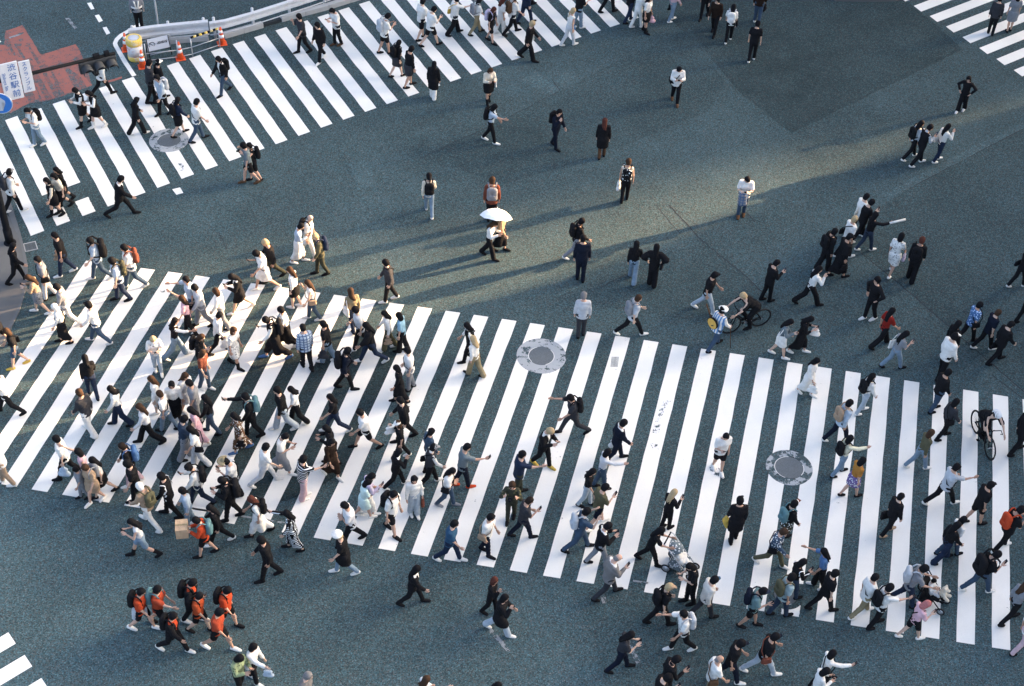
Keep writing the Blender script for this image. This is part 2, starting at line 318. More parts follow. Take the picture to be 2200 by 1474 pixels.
REDS = [[(85,175),(320,95),(385,190),(590,520),(640,650),(560,690),(440,560),(330,600),(250,600),(130,290)], [(592,520),(1085,370),(1165,500),(1050,590),(700,690),(642,650)],
  [(480,690),(560,690),(650,870),(795,1140),(760,1150),(600,880)], [(640,735),(715,715),(790,910),(770,960)], [(722,712),(900,655),(1080,1040),(930,1090)], [(910,650),(1060,600),(1140,760),(1330,960),(1250,990),(1120,800),(1000,720)],
  [(440,1000),(510,990),(560,1150),(510,1170)], [(500,930),(540,930),(655,1180),(620,1190)], [(-300,420),(60,380),(128,420),(240,600),(60,660),(-300,800)], [(-300,812),(90,812),(110,1050),(0,1070),(-300,1140)], [(120,1130),(340,1090),(420,1220),(150,1360)],
  [(1530,900),(1750,835),(1760,860),(1540,930)], [(430,610),(520,600),(560,680),(480,680)]]
sheet('red_surfacing', M_redw, Z([(-300,370),(60,375),(85,175),(320,95),(590,520),(1085,370),(1165,500),(1330,960),(1080,1050),(800,1150),(640,1190),(420,1220),(150,1360),(-300,1300)]), .0032, sub=.3, jit=.03)
for i, p in enumerate(REDS): sheet('red_surfacing', M_red, Z(p), .0045 + .0002*i, sub=.25, jit=.03)
for p in ([(200,365),(315,355),(290,440),(380,585),(335,592)], [(395,370),(430,372),(455,440),(430,450)], [(440,480),(480,470),(590,655),(548,672)]): sheet('red_wear', M_redw, Z(p), .0075, sub=.2, jit=.02)
strip('worn_line', M_wornw, Z([(135, 280), (240, 245), (340, 205)]), .10, .009)

# manholes: concrete collar + iron cover
M_ring = paint('collar_concrete', (.38, .40, .40), .45, scale=3.4)
def manhole(px, r1, r0, label, m=M_ring):
    c = at(*px); root = empty('manhole', c); tag(root, label, 'manhole', 'manholes in the crossing')
    def ring(ra, rb, z0, z1, n=48):
        V, Fq = [], []
        for i in range(n):
            a = 2*math.pi*i/n
            for r, z in ((rb, z0), (rb, z1), (ra, z1), (ra, z0)): V.append((r*math.cos(a), r*math.sin(a), z))
        for i in range(n):
            j = (i+1) % n
            for k in range(3): Fq.append((4*i+k, 4*j+k, 4*j+k+1, 4*i+k+1))
        return V, Fq
    V, Fq = ring(r0 + .02, r1, 0, .014); link('collar', pymesh('collar', V, Fq), m, root)
    bm = bmesh.new(); b_cyl(bm, (0, 0, .005), r0, r0, .012, 40)
    for i in range(-8, 9):
        for j in range(-8, 9):
            x, y = i*r0/8.5, j*r0/8.5
            if x*x + y*y < (r0*.9)**2 and (i+j) % 2 == 0: b_box(bm, (x, y, .012), (r0*.07, r0*.07, .006))
    link('cover', bm_mesh('cover', bm), M_cover, root)
manhole((1163, 765), .765, .385, 'manhole with pale collar at the upper edge of the lower crossing')
manhole((1695.5, 1005), .675, .41, 'manhole with half worn-away dark collar inside the lower crossing', paint('collar_worn', (.38, .40, .40), .51, scale=2.6))
manhole((363, 302), .69, .385, 'manhole with pale collar at the edge of the upper crossing')
manhole((1688, 1279), .47, .30, 'small manhole under walkers at the bottom edge of the lower crossing', M_mid)

# ------------------------------------------------------------------ pavement, kerbs, drain
def slab(name, m, poly, h, parent=None, px=True, bev=.015):
    P = [at(*p) if px else Vector((p[0], p[1], 0)) for p in poly]; bm = bmesh.new()
    vs2 = [bm.verts.new((p.x, p.y, -.02)) for p in P]; f = bm.faces.new(vs2); f.normal_update()
    if f.normal.z < 0: f.normal_flip()
    r = bmesh.ops.extrude_face_region(bm, geom=[f]); bmesh.ops.translate(bm, verts=[v for v in r['geom'] if isinstance(v, bmesh.types.BMVert)], vec=(0, 0, h+.02))
    return link(name, bm_mesh(name, bm), m, parent)
pv = slab('pavement', M_pave, [(-300, 300), (-40, 395), (22, 470), (45, 525), (55, 580), (45, 650), (20, 715), (-40, 790), (-300, 880)], .030); tag(pv, kind='structure')
kb = [(-20, 398), (12, 405), (30, 455), (48, 515), (60, 570), (57, 620), (42, 670), (15, 725), (-40, 800)]; ki = [(-40, 395), (2, 425), (22, 470), (45, 525), (55, 580), (45, 650), (36, 668), (8, 724), (-48, 798)]
V = [at(*p) for p in kb] + [at(*p) for p in ki]; n = len(kb)
bm = bmesh.new(); vs2 = [bm.verts.new((v.x, v.y, .036)) for v in V]; lo = [bm.verts.new((v.x, v.y, -.02)) for v in V[:n]]
for i in range(n-1):
    bm.faces.new((vs2[i], vs2[i+1], vs2[n+i+1], vs2[n+i])); bm.faces.new((vs2[i], lo[i], lo[i+1], vs2[i+1]))
link('kerb', bm_mesh('kerb', bm), M_gut, pv)
g = empty('drain_grate', at(65.5, 530), R(25)); tag(g, 'iron drain grate in the gutter beside the lamp post', 'drain grate')
bm = bmesh.new()
for s in (-1, 1): b_box(bm, (s*.19, 0, .006), (.03, .42, .02)); b_box(bm, (0, s*.2, .006), (.35, .03, .02))
link('frame', bm_mesh('frame', bm), M_conc, g)
bar = None
for i in range(9):
    if bar is None: bm = bmesh.new(); b_box(bm, (0, 0, 0), (.33, .018, .014)); bar = bm_mesh('bar', bm); bar.materials.append(M_cover)
    link('bar', bar, None, g).location = (0, -.16 + i*.04, .012)
tp = slab('traffic_island', M_pave, [(1795, 3), (1870, 5), (1925, 3), (2000, -30), (1990, -160), (1780, -160), (1760, -30)], .12); tag(tp, kind='structure')

# ------------------------------------------------------------------ guard rail with its concrete kerb
def beam(bm, P, zc, h=.30, d=.06):
    """W-profile steel beam along P"""
    prof = [(0, -.5), (d, -.42), (d, -.22), (0, -.10), (0, .10), (d, .22), (d, .42), (0, .5), (-.02, .5), (-.02, -.5)]
    rings = []
    for i, p in enumerate(P):
        t = (P[min(i+1, len(P)-1)] - P[max(i-1, 0)]).normalized(); q = Vector((t.y, -t.x, 0))
        rings.append([bm.verts.new((p.x + q.x*a, p.y + q.y*a, zc + b*h)) for a, b in prof])
    m = len(prof)
    for A, B in zip(rings, rings[1:]):
        for k in range(m): bm.faces.new((A[k], A[(k+1) % m], B[(k+1) % m], B[k]))
    bm.faces.new(rings[0]); bm.faces.new(rings[-1])
def guardrail(line, label, posts, zc, h, low=True):
    P = [at(x, y, zc + h/2) for x, y in line]; P = [Vector((p.x, p.y, 0)) for p in P]
    root = empty('guard_rail', P[0]); tag(root, label, 'guard rail', 'guard rail runs beside the upper crossing'); P = [p - P[0] for p in P]
    bm = bmesh.new(); beam(bm, P, zc, h, .09); link('beam', bm_mesh('beam', bm), M_rail, root)
    L = [0]
    for a, b in zip(P, P[1:]): L.append(L[-1] + (b-a).length)
    def alongp(s):
        for i in range(len(P)-1):
            if s <= L[i+1]: return P[i].lerp(P[i+1], (s-L[i])/(L[i+1]-L[i])), (P[i+1]-P[i]).normalized()
        return P[-1], (P[-1]-P[-2]).normalized()
    for i in range(posts):
        p, t = alongp(L[-1]*(i+.12)/(posts-.76)); bm = bmesh.new(); b_cyl(bm, (p.x + t.y*-.07, p.y + t.x*.07, .45), .055, .055, .9, 12); b_cyl(bm, (p.x + t.y*-.07, p.y + t.x*.07, .91), .06, .045, .03, 12)
        link('post', bm_mesh('post', bm, True), M_rail, root)
    bb = bmesh.new()
    for i in range(int(L[-1]/.55)):
        p, t = alongp(.2 + i*.55)
        for dz in (-.1, .1): b_cyl(bb, (p.x + t.y*.10, p.y - t.x*.10, zc + dz*h/.3), .018, .018, .02, 8, Matrix.Rotation(math.pi/2, 4, 'X'))
    link('bolts', bm_mesh('bolts', bb), M_steel, root)
    if low: tubes('low_rail', M_rail, root, [[(p.x, p.y, .22) for p in P]], .022)
guardrail([(275, 62), (330, 54), (390, 48), (446, 42.5)], 'short white guard rail section behind the drum and cones', 3, .60, .52)
guardrail([(449, 47), (482, 42), (540, 26), (600, 7), (660, -12), (780, -52)], 'long white guard rail running up to the top edge', 5, .62, .36)
def kerbstone(line, label, wd=.22, h=.20):
    P = [at(x, y) for x, y in line]; root = empty('kerb_wall', P[0]); tag(root, label, 'kerb', 'pale kerbs under the guard rails')
    for i, (a, b) in enumerate(zip(P, P[1:])):
        d = b-a; nn = max(1, round(d.length/1.0)); t = d.normalized(); q = Vector((-t.y, t.x, 0))
        for k in range(nn):
            s0, s1 = a + d*(k/nn) - P[0] + t*.006, a + d*((k+1)/nn) - P[0] - t*.006
            bm = bmesh.new(); c = (s0+s1)/2 + q*wd/2; b_box(bm, (c.x, c.y, h/2 - .01), ((s1-s0).length, wd, h + .02), Matrix.Rotation(math.atan2(d.y, d.x), 4, 'Z'), .015)
            link('kerb_block', bm_mesh('kerb_block', bm), M_kerb, root)
kerbstone([(483, 84), (567, 60)], 'pale kerb between the fourth cone and the dark recess')
kerbstone([(606, 48), (707, 21), (800, -8)], 'pale kerb running from the recess to the top edge')
kerbstone([(366, 95), (449, 88)], 'short pale kerb behind the barricade fence')
slab('recess_kerb', M_crack, [(567, 58), (606, 47), (604, 44), (566, 54)], .12, road)

# island furniture
def cone_thing():
    root = empty('traffic_cone', (0, 0, 0))
    bm = bmesh.new(); b_box(bm, (0, 0, .015), (.36, .36, .03), None, .012); link('base', bm_mesh('base', bm), M_orange, root)
    prof = [(.145, .03), (.135, .06), (.036, .72), (.028, .74)]
    def seg(name, z0, z1, m, out=0.0):
        r = lambda z: .135 - (z-.06)*(.099/.66) + out
        bm = bmesh.new(); b_lathe(bm, [(r(z0), z0), (r(z1), z1)], 24); link(name, bm_mesh(name, bm, True), m, root)
    seg('body', .03, .73, M_orange); seg('band', .30, .42, M_refl, .006); seg('band', .50, .61, M_refl, .006)
    return root
def copy_tree(o, parent=None):
    c = o.copy(); col.objects.link(c); c.parent = parent
    for ch in o.children: copy_tree(ch, c)
    return c
cn = cone_thing()
for i, (p, lb) in enumerate([((272, 107), 'orange cone behind the yellow drum, inside the white line'), ((307.5, 144), 'orange cone in front of the yellow drum'),
                             ((388, 126), 'orange cone beside the barricade sign'), ((477, 94), 'orange cone at the end of the long guard rail')]):
    o = cn if i == 0 else copy_tree(cn)
    o.location = at(*p); o.rotation_euler = (0, 0, R(20)); tag(o, lb, 'traffic cone', 'orange cones on the island')
def drum(c):
    root = empty('cushion_drum', c); tag(root, 'yellow and white cushion drum with scuffed red flecks', 'drum')
    bm = bmesh.new(); b_lathe(bm, [(.29, 0), (.305, .03), (.305, .18), (.295, .20)], 28); link('base_band', bm_mesh('base_band', bm, True), M_yel, root)
    bm = bmesh.new(); b_lathe(bm, [(.293, .19), (.293, .66)], 28)
    m = plain('drum_sleeve', (.62, .62, .60), .5, .08, 5, .4, dirt=(.55, .17, .10)); link('sleeve', bm_mesh('sleeve', bm, True), m, root)
    bm = bmesh.new(); b_lathe(bm, [(.295, .65), (.305, .67), (.305, .86), (.28, .91), (.22, .92), (.21, .90)], 28); link('top_band', bm_mesh('top_band', bm, True), M_yel, root)
    bm = bmesh.new(); b_lathe(bm, [(.205, .885), (.205, .905), (.10, .912)], 24); link('cap', bm_mesh('cap', bm, True), M_signw, root)
drum(at(293, 125))
b0 = at(344.5, 86); b0.z = 0
pr = empty('thin_pole', b0); tag(pr, 'thin white pole on a grey concrete block on the island', 'pole')
ang = math.atan2((at(365, 84) - at(330, 92)).y, (at(365, 84) - at(330, 92)).x)
box('footing', M_conc, pr, (0, 0, .19), (.62, .42, .38), Matrix.Rotation(ang, 4, 'Z'), .02)
tubes('pole', M_rail, pr, [[(0, 0, .38), (0, 0, 4.6)]], .035, 10); bm = bmesh.new(); b_cyl(bm, (0, 0, 2.0), .05, .05, .10, 10); b_cyl(bm, (0, 0, .42), .06, .06, .08, 10); link('collar', bm_mesh('collar', bm, True), M_rail, pr)
# barricade sign board
sa, sb = at(319, 124), at(368, 113); sd = (sb-sa).normalized(); sr = math.atan2(sd.y, sd.x)
br = empty('barricade_sign', (sa+sb)/2, sr); tag(br, 'white barricade board with blurred print beside the cones', 'sign')
tilt = Matrix.Rotation(R(-18), 4, 'X'); Wd = (sb-sa).length
box('board', M_signw, br, (0, 0, .52), (Wd, .03, .46), tilt, .01)
bm = bmesh.new()
for i, (z, a, b) in enumerate([(.60, .0, .38), (.53, -.02, .34), (.46, .0, .36)]):
    k = 0
    for j in range(7): b_box(bm, (a*Wd + j*Wd*.062, -.019 - (z-.52)*.30, z), (Wd*.04, .004, .04 if j % 3 else .05), tilt)
link('print', bm_mesh('print', bm), M_hood, br)
bm = bmesh.new(); t_ = [(math.cos(2*math.pi*k/20)*.11 - Wd*.28, -.024, math.sin(2*math.pi*k/20)*.11 + .53) for k in range(20)]; b_tube(bm, t_, .012, 6, True); b_tube(bm, [(-Wd*.28-.07, -.026, .60), (-Wd*.28+.07, -.026, .46)], .010, 6); link('round_symbol', bm_mesh('round_symbol', bm, True), M_hood, br)
for s in (-1, 1):
    tubes('leg', M_black, br, [[(s*Wd*.47, -.16, .02), (s*Wd*.47, .05, .74)], [(s*Wd*.47, .30, .02), (s*Wd*.47, .05, .74)]], .018)
tubes('brace', M_steel, br, [[(-Wd*.47, -.11, .17), (Wd*.47, -.11, .17)]], .014)
# barricade fence of thin tube frames with tiger striped bar
fp = [(316, 136), (384, 128), (414, 122), (473, 102)]
F0 = at(*fp[0]); fr = empty('barricade_fence', F0); tag(fr, 'low tube barricade fence with a tiger striped bar', 'barricade')
for p in fp: q = at(*p)-F0; tubes('post', M_steel, fr, [[(q.x, q.y, 0), (q.x, q.y, .85)]], .022)
for a, b in zip(fp, fp[1:]):
    qa, qb = at(*a)-F0, at(*b)-F0
    for z in (.12, .42): tubes('rail', M_steel, fr, [[(qa.x, qa.y, z), (qb.x, qb.y, z)]], .016)
qa, qb = at(*fp[2])-F0, at(*fp[3])-F0
for i in range(10):
    a, b = qa.lerp(qb, i/10), qa.lerp(qb, (i+1)/10); tubes('stripe', M_yel if i % 2 else M_black, fr, [[(a.x, a.y, .84), (b.x, b.y, .84)]], .045)

# ------------------------------------------------------------------ mast with signal arm and hanging signs
mb = at(22, 523); mast = empty('signal_mast', mb); tag(mast, 'dark signal mast and long arm carrying lamps over the red lane', 'traffic signal')
best = None
for zi in range(50, 80):
    z = zi/10; a, b = at(0, 174, z), at(245, 115, z); d = (b-a).normalized(); v = mb - a; dist = abs(v.x*d.y - v.y*d.x)
    if best is None or dist < best[0]: best = (dist, z)
AZ = best[1]; a, b = at(0, 174, AZ), at(168, 134, AZ); e = at(247, 114, AZ); ad = (b-a).normalized(); ang = math.atan2(ad.y, ad.x)
tubes('mast', M_black, mast, [[(0, 0, 0), (0, 0, .5), (0, 0, AZ+.6)]], .115, 14)
bm = bmesh.new(); b_cyl(bm, (0, 0, .02), .20, .20, .05, 16); b_cyl(bm, (0, 0, .35), .135, .135, .5, 16); link('mast_base', bm_mesh('mast_base', bm, True), M_black, mast)
L = lambda p: p - mb
s_ = L(a) - ad*(L(a).x*ad.x + L(a).y*ad.y); s_.z = AZ
tubes('arm', M_black, mast, [[(0, 0, AZ), tuple(L(a)), tuple(L(e))]], [.075, .062, .05], 12)
H = empty('signal_head', (0, 0, 0), ang); H.parent = mast; c = L((b+e)/2); H.location = (c.x, c.y, AZ - .30); Ln = (e-b).length
bm = bmesh.new(); b_box(bm, (0, .02, .06), (Ln*1.0, .16, .40), None, .03); link('housing', bm_mesh('housing', bm), M_hood, H)
for i in (-1, 0, 1):
    x = i*Ln*.325; ns = 18; V, Q = [], []
    for j in range(ns+1):
        t = R(-20 + 220*j/ns)
        for (y, r) in ((-.07, .165), (-.42, .165), (-.42, .155), (-.07, .155)): V.append((x + r*math.cos(t), y, .04 + r*math.sin(t)))
    for j in range(ns):
        for k in range(3): Q.append((4*j+k, 4*j+4+k, 4*j+5+k, 4*j+1+k))
    link('visor', pymesh('visor', V, Q, True), M_hood, H)
    bm = bmesh.new(); b_cyl(bm, (x, -.075, .04), .148, .148, .03, 24, Matrix.Rotation(math.pi/2, 4, 'X')); link('lens', bm_mesh('lens', bm, True), M_lens, H)
bm = bmesh.new(); b_box(bm, (0, .02, .34), (.20, .14, .16), None, .02); b_box(bm, (Ln*.28, .02, .36), (.16, .14, .14), None, .02); link('bracket', bm_mesh('bracket', bm), M_black, H)
# text helper
def text_mesh(s, size, m, parent, M, name='lettering', ext=.004):
    cu = bpy.data.curves.new('t', 'FONT'); cu.body = s; cu.size = size; cu.align_x = 'CENTER'; cu.align_y = 'CENTER'; cu.extrude = ext; cu.resolution_u = 3
    o = bpy.data.objects.new('t', cu); col.objects.link(o); bpy.context.view_layer.update()
    me = bpy.data.meshes.new_from_object(o.evaluated_get(bpy.context.evaluated_depsgraph_get())); bpy.data.objects.remove(o); bpy.data.curves.remove(cu)
    me.name = name; me.materials.clear(); r = link(name, me, m, parent); r.matrix_parent_inverse = Matrix.Identity(4); r.matrix_basis = M; return r
up = Matrix.Rotation(math.pi/2, 4, 'X')
sx0 = at(22, 172, AZ); sg = empty('hanging_sign', (sx0.x, sx0.y, AZ), ang); tag(sg, 'two white hanging panels with blue Japanese station lettering on the arm', 'sign')
off = (at(56, 160, AZ) - at(22, 168, AZ)).length
for k, (x, wd, ht) in enumerate(((0, .56, 1.30), (off, .34, 1.10))):
    box('panel', M_signw, sg, (x, -.10, .02 if k == 0 else .06), (wd, .04, ht), None, .01)
    bm = bmesh.new(); b_box(bm, (x, -.03, .0), (.08, .12, .14)); link('clamp', bm_mesh('clamp', bm), M_steel, sg)
for i, ch in enumerate('渋谷駅前'): text_mesh(ch, .26, M_ink, sg, Matrix.Translation((.09, -.123, .48 - i*.305)) @ up, 'lettering')
text_mesh('Shibuya Sta.', .135, M_ink, sg, Matrix.Translation((-.17, -.123, .03)) @ up @ Matrix.Rotation(-math.pi/2, 4, 'Z'), 'lettering')
for i, ch in enumerate('スクランブル'): text_mesh(ch, .165, M_ink, sg, Matrix.Translation((off, -.123, .50 - i*.172)) @ up, 'lettering')
rp = at(0, 222, AZ - .55); rs = empty('round_sign', (rp.x, rp.y, AZ - .55), R(8)); tag(rs, 'round blue sign with white upward arrow', 'sign')
tl = Matrix.Rotation(math.pi/2 , 4, 'X')
bm = bmesh.new(); b_cyl(bm, (0, 0, 0), .37, .37, .02, 40, tl); link('rim', bm_mesh('rim', bm), M_signw, rs)
bm = bmesh.new(); b_cyl(bm, (0, -.012, 0), .345, .345, .02, 40, tl); link('disc', bm_mesh('disc', bm), M_blue, rs)
A = [(-.05, -.26), (.05, -.26), (.05, .06), (.16, .0), (.16, .10), (0, .27), (-.16, .10), (-.16, .0), (-.05, .06)]
bm = bmesh.new(); f = bm.faces.new([bm.verts.new((x, -.024, y)) for x, y in A]); bmesh.ops.triangulate(bm, faces=[f]); link('arrow', bm_mesh('arrow', bm), M_signw, rs)
tubes('bracket', M_black, rs, [[(0, .03, -.1), (0, .03, .56)], [(0, .03, .2), (.0, .10, .2)]], .025)

# ------------------------------------------------------------------ unseen blocks outside the frame, shaped and added to shade the crossing
SD = Vector((math.cos(SUN_AZ), math.sin(SUN_AZ), 0))
def shade_tower(poly_px, h, label, m=M_shade):
    P = [at(*p) if len(p) == 2 else Vector((p[0], p[1], 0)) for p in poly_px]; sh = SD*(h/math.tan(SUN_EL)); P = [Vector((p.x+sh.x, p.y+sh.y, 0)) for p in P]
    ar = sum(P[i].x*P[(i+1) % len(P)].y - P[(i+1) % len(P)].x*P[i].y for i in range(len(P)))
    if ar < 0: P.reverse()
    c = P[0].copy(); root = empty('shade_block', c); tag(root, label, 'building'); P = [p - c for p in P]; n = len(P)
    V = [(p.x, p.y, z) for z in (-.5, h) for p in P]
    link('wall', pymesh('wall', V, [(i, (i+1) % n, n+(i+1) % n, n+i) for i in range(n)] + [tuple(range(n, 2*n))]), m, root)
    bm = bmesh.new()
    for i in range(n):
        a, b = P[i], P[(i+1) % n]; d = b-a; l = d.length
        if l < 3: continue
        t = d.normalized(); q = Vector((t.y, -t.x, 0)); z = 3.2
        while z + 2 < h:
            mid = (a+b)/2 + q*.03; b_box(bm, (mid.x, mid.y, z+.8), (l-1.6, .10, 1.7), Matrix.Rotation(math.atan2(t.y, t.x), 4, 'Z')); z += 3.6
    link('window', bm_mesh('window', bm), M_glass, root)
def G2(px, py, dx=0.0, dy=0.0): p = at(px, py); return (p.x+dx, p.y+dy, 0)
far = SD*60  # both footprints below start as wanted shadow outlines, shifted sunward
shade_tower([G2(20, 650, -SD.x*70, -SD.y*70), (20, 650), (130, 590), (420, 572), (765, 560), (1000, 510), (1340, 422), (1600, 372), (1840, 326), (2100, 272), G2(2100, 272, far.x, far.y+6), G2(2100, 272, far.x-20, far.y+70), G2(-560, 600, -60, 70)], 75, 'unseen tall grey tower shaped to shade the upper crossing')
shade_tower([(-560, 1170), (0, 962), (560, 790), (1200, 596), (1480, 498), (1600, 446), (1750, 392), (2000, 292), G2(2000, 292, 40, 21), G2(2000, 292, 60, -20), G2(-560, 1170, 30, -60), G2(-560, 1170, 0, -30)], 18, 'unseen lower grey block shaped to shade the lower crossing')

def block(P, h, label):
    q = SD*(h/math.tan(SUN_EL)); shade_tower([(x-q.x, y-q.y, 0) for x, y in P], h, label, M_shade)  # unseen extra blocks, added to dim the sky light at the right
block([(2, 68), (46, 68), (46, 96), (2, 96)], 30, 'unseen dark grey block added to darken the upper right crossing')
block([(33, 14), (62, 14), (62, 48), (33, 48)], 14, 'unseen low dark grey block added to darken the right edge')
# ------------------------------------------------------------------ people: smooth-union volumes polygonised per body, garment, hair, shoe
class Vol:
    def __init__(s): s.p = []
    def cap(s, a, b, ra, rb=None, sx=1.0, sy=1.0, sz=1.0):
        s.p.append((np.array(a, float), np.array(b, float), ra, ra if rb is None else rb, np.array((sx, sy, sz), float))); return s
    def mesh(s, vox, k=.025, clip=None):
        lo = np.min([np.minimum(a, b) - max(ra, rb)*sc_ for a, b, ra, rb, sc_ in s.p], 0) - vox*2.2
        hi = np.max([np.maximum(a, b) + max(ra, rb)*sc_ for a, b, ra, rb, sc_ in s.p], 0) + vox*2.2
        n = np.ceil((hi-lo)/vox).astype(int) + 1; F = np.full(n, .5, np.float32)
        ax = [np.arange(n[i])*vox + lo[i] for i in range(3)]
        for a, b, ra, rb, sc_ in s.p:
            m = max(ra, rb)*sc_ + .07
            i0 = np.maximum(0, np.floor((np.minimum(a, b)-m-lo)/vox).astype(int)); i1 = np.minimum(n, np.ceil((np.maximum(a, b)+m-lo)/vox).astype(int)+1)
            sl = tuple(slice(i0[q], i1[q]) for q in range(3))
            g = [((ax[q][sl[q]]-a[q])/sc_[q]).astype(np.float32).reshape([-1 if q == w_ else 1 for w_ in range(3)]) for q in range(3)]
            d = ((b-a)/sc_).astype(np.float32); dd = float(d@d)
            if dd > 1e-9:
                t = np.clip((g[0]*d[0] + g[1]*d[1] + g[2]*d[2])/dd, 0, 1)
                r = np.sqrt((g[0]-t*d[0])**2 + (g[1]-t*d[1])**2 + (g[2]-t*d[2])**2) - (ra + (rb-ra)*t)
            else: r = np.sqrt(g[0]**2 + g[1]**2 + g[2]**2) - ra
            r = r*float(sc_.min()); f = F[sl]; h = np.clip(.5 + .5*(f-r)/k, 0, 1); F[sl] = r*h + f*(1-h) - k*h*(1-h)
        if clip: F = clip(F, ax[0][:, None, None], ax[1][None, :, None], ax[2][None, None, :])
        F = np.pad(np.asarray(F, np.float32), 1, constant_values=.5); lo = lo - vox
        return nets(F, lo, vox)
CORN = np.array([(i, j, k) for i in (0, 1) for j in (0, 1) for k in (0, 1)])
EDG = [(a, b) for a in range(8) for b in range(a+1, 8) if np.abs(CORN[a]-CORN[b]).sum() == 1]
def nets(F, lo, vox):
    Sg = F < 0; n = np.array(F.shape); c = np.zeros(n-1, np.int8)
    for i, j, k in CORN: c += Sg[i:n[0]-1+i, j:n[1]-1+j, k:n[2]-1+k]
    act = (c > 0) & (c < 8); idx = np.argwhere(act); ids = np.full(n-1, -1, np.int32); ids[act] = np.arange(len(idx))
    val = np.stack([F[idx[:, 0]+i, idx[:, 1]+j, idx[:, 2]+k] for i, j, k in CORN], 1)
    acc = np.zeros((len(idx), 3)); cnt = np.zeros(len(idx))
    for a, b in EDG:
        fa, fb = val[:, a], val[:, b]; m = (fa < 0) != (fb < 0); t = np.where(m, fa/np.where(m, fa-fb, 1), 0)
        acc += np.where(m[:, None], CORN[a] + t[:, None]*(CORN[b]-CORN[a]), 0); cnt += m
    V = (idx + acc/np.maximum(cnt, 1)[:, None])*vox + lo
    Q = []
    for ax in range(3):
        o = [q for q in range(3) if q != ax]
        A = np.moveaxis(Sg, ax, 0)[:-1]; B = np.moveaxis(Sg, ax, 0)[1:]; I = np.moveaxis(ids, ax, 0)
        e = (A != B); e[:, 0, :] = False; e[:, :, 0] = False; e[:, -1, :] = False; e[:, :, -1] = False
        w_ = np.argwhere(e); i, j, k = w_[:, 0], w_[:, 1], w_[:, 2]
        q = np.stack([I[i, j-1, k-1], I[i, j, k-1], I[i, j, k], I[i, j-1, k]], 1); f = A[i, j, k]
        if ax == 1: f = ~f
        Q.append(np.where(f[:, None], q, q[:, ::-1]))
    return V, np.concatenate(Q)

def hand_template():
    """right hand: palm, four unequal curled fingers, thumb off the side; origin at the wrist, fingers along -Z, palm facing -X"""
    bm = bmesh.new(); b_box(bm, (0, 0, -.045), (.026, .078, .085))
    for i, (y, l) in enumerate(((.029, .066), (.010, .075), (-.010, .070), (-.028, .054))):
        b_box(bm, (-.004, y, -.088 - l*.24), (.017, .016, l*.52), Matrix.Rotation(R(-12), 4, 'Y')); b_box(bm, (-.016, y, -.088 - l*.68), (.015, .014, l*.45), Matrix.Rotation(R(28), 4, 'Y'))
    b_box(bm, (-.010, .050, -.042), (.018, .018, .052), Matrix.Rotation(R(28), 4, 'X')); b_box(bm, (-.016, .066, -.078), (.016, .016, .036), Matrix.Rotation(R(8), 4, 'X'))
    bmesh.ops.triangulate(bm, faces=bm.faces[:]); V = np.array([v.co[:] for v in bm.verts]); Fq = np.array([[v.index for v in f.verts] for f in bm.faces]) if bm.verts.ensure_lookup_table() is None and bm.verts.index_update() is None else None
    bm.free(); return V, Fq
HV, HF = hand_template()
def box_np(c, s, Rm):
    V = np.array([(x, y, z) for x in (-.5, .5) for y in (-.5, .5) for z in (-.5, .5)])*np.array(s)
    return V@Rm.T + c, np.array([(0, 1, 3, 2), (4, 6, 7, 5), (0, 4, 5, 1), (2, 3, 7, 6), (0, 2, 6, 4), (1, 5, 7, 3)])
def V3(*a): return np.array(a, float)
def unit(v): return v/np.linalg.norm(v)
def rotz(a): c, s = math.cos(a), math.sin(a); return np.array([[c, -s, 0], [s, c, 0], [0, 0, 1]])

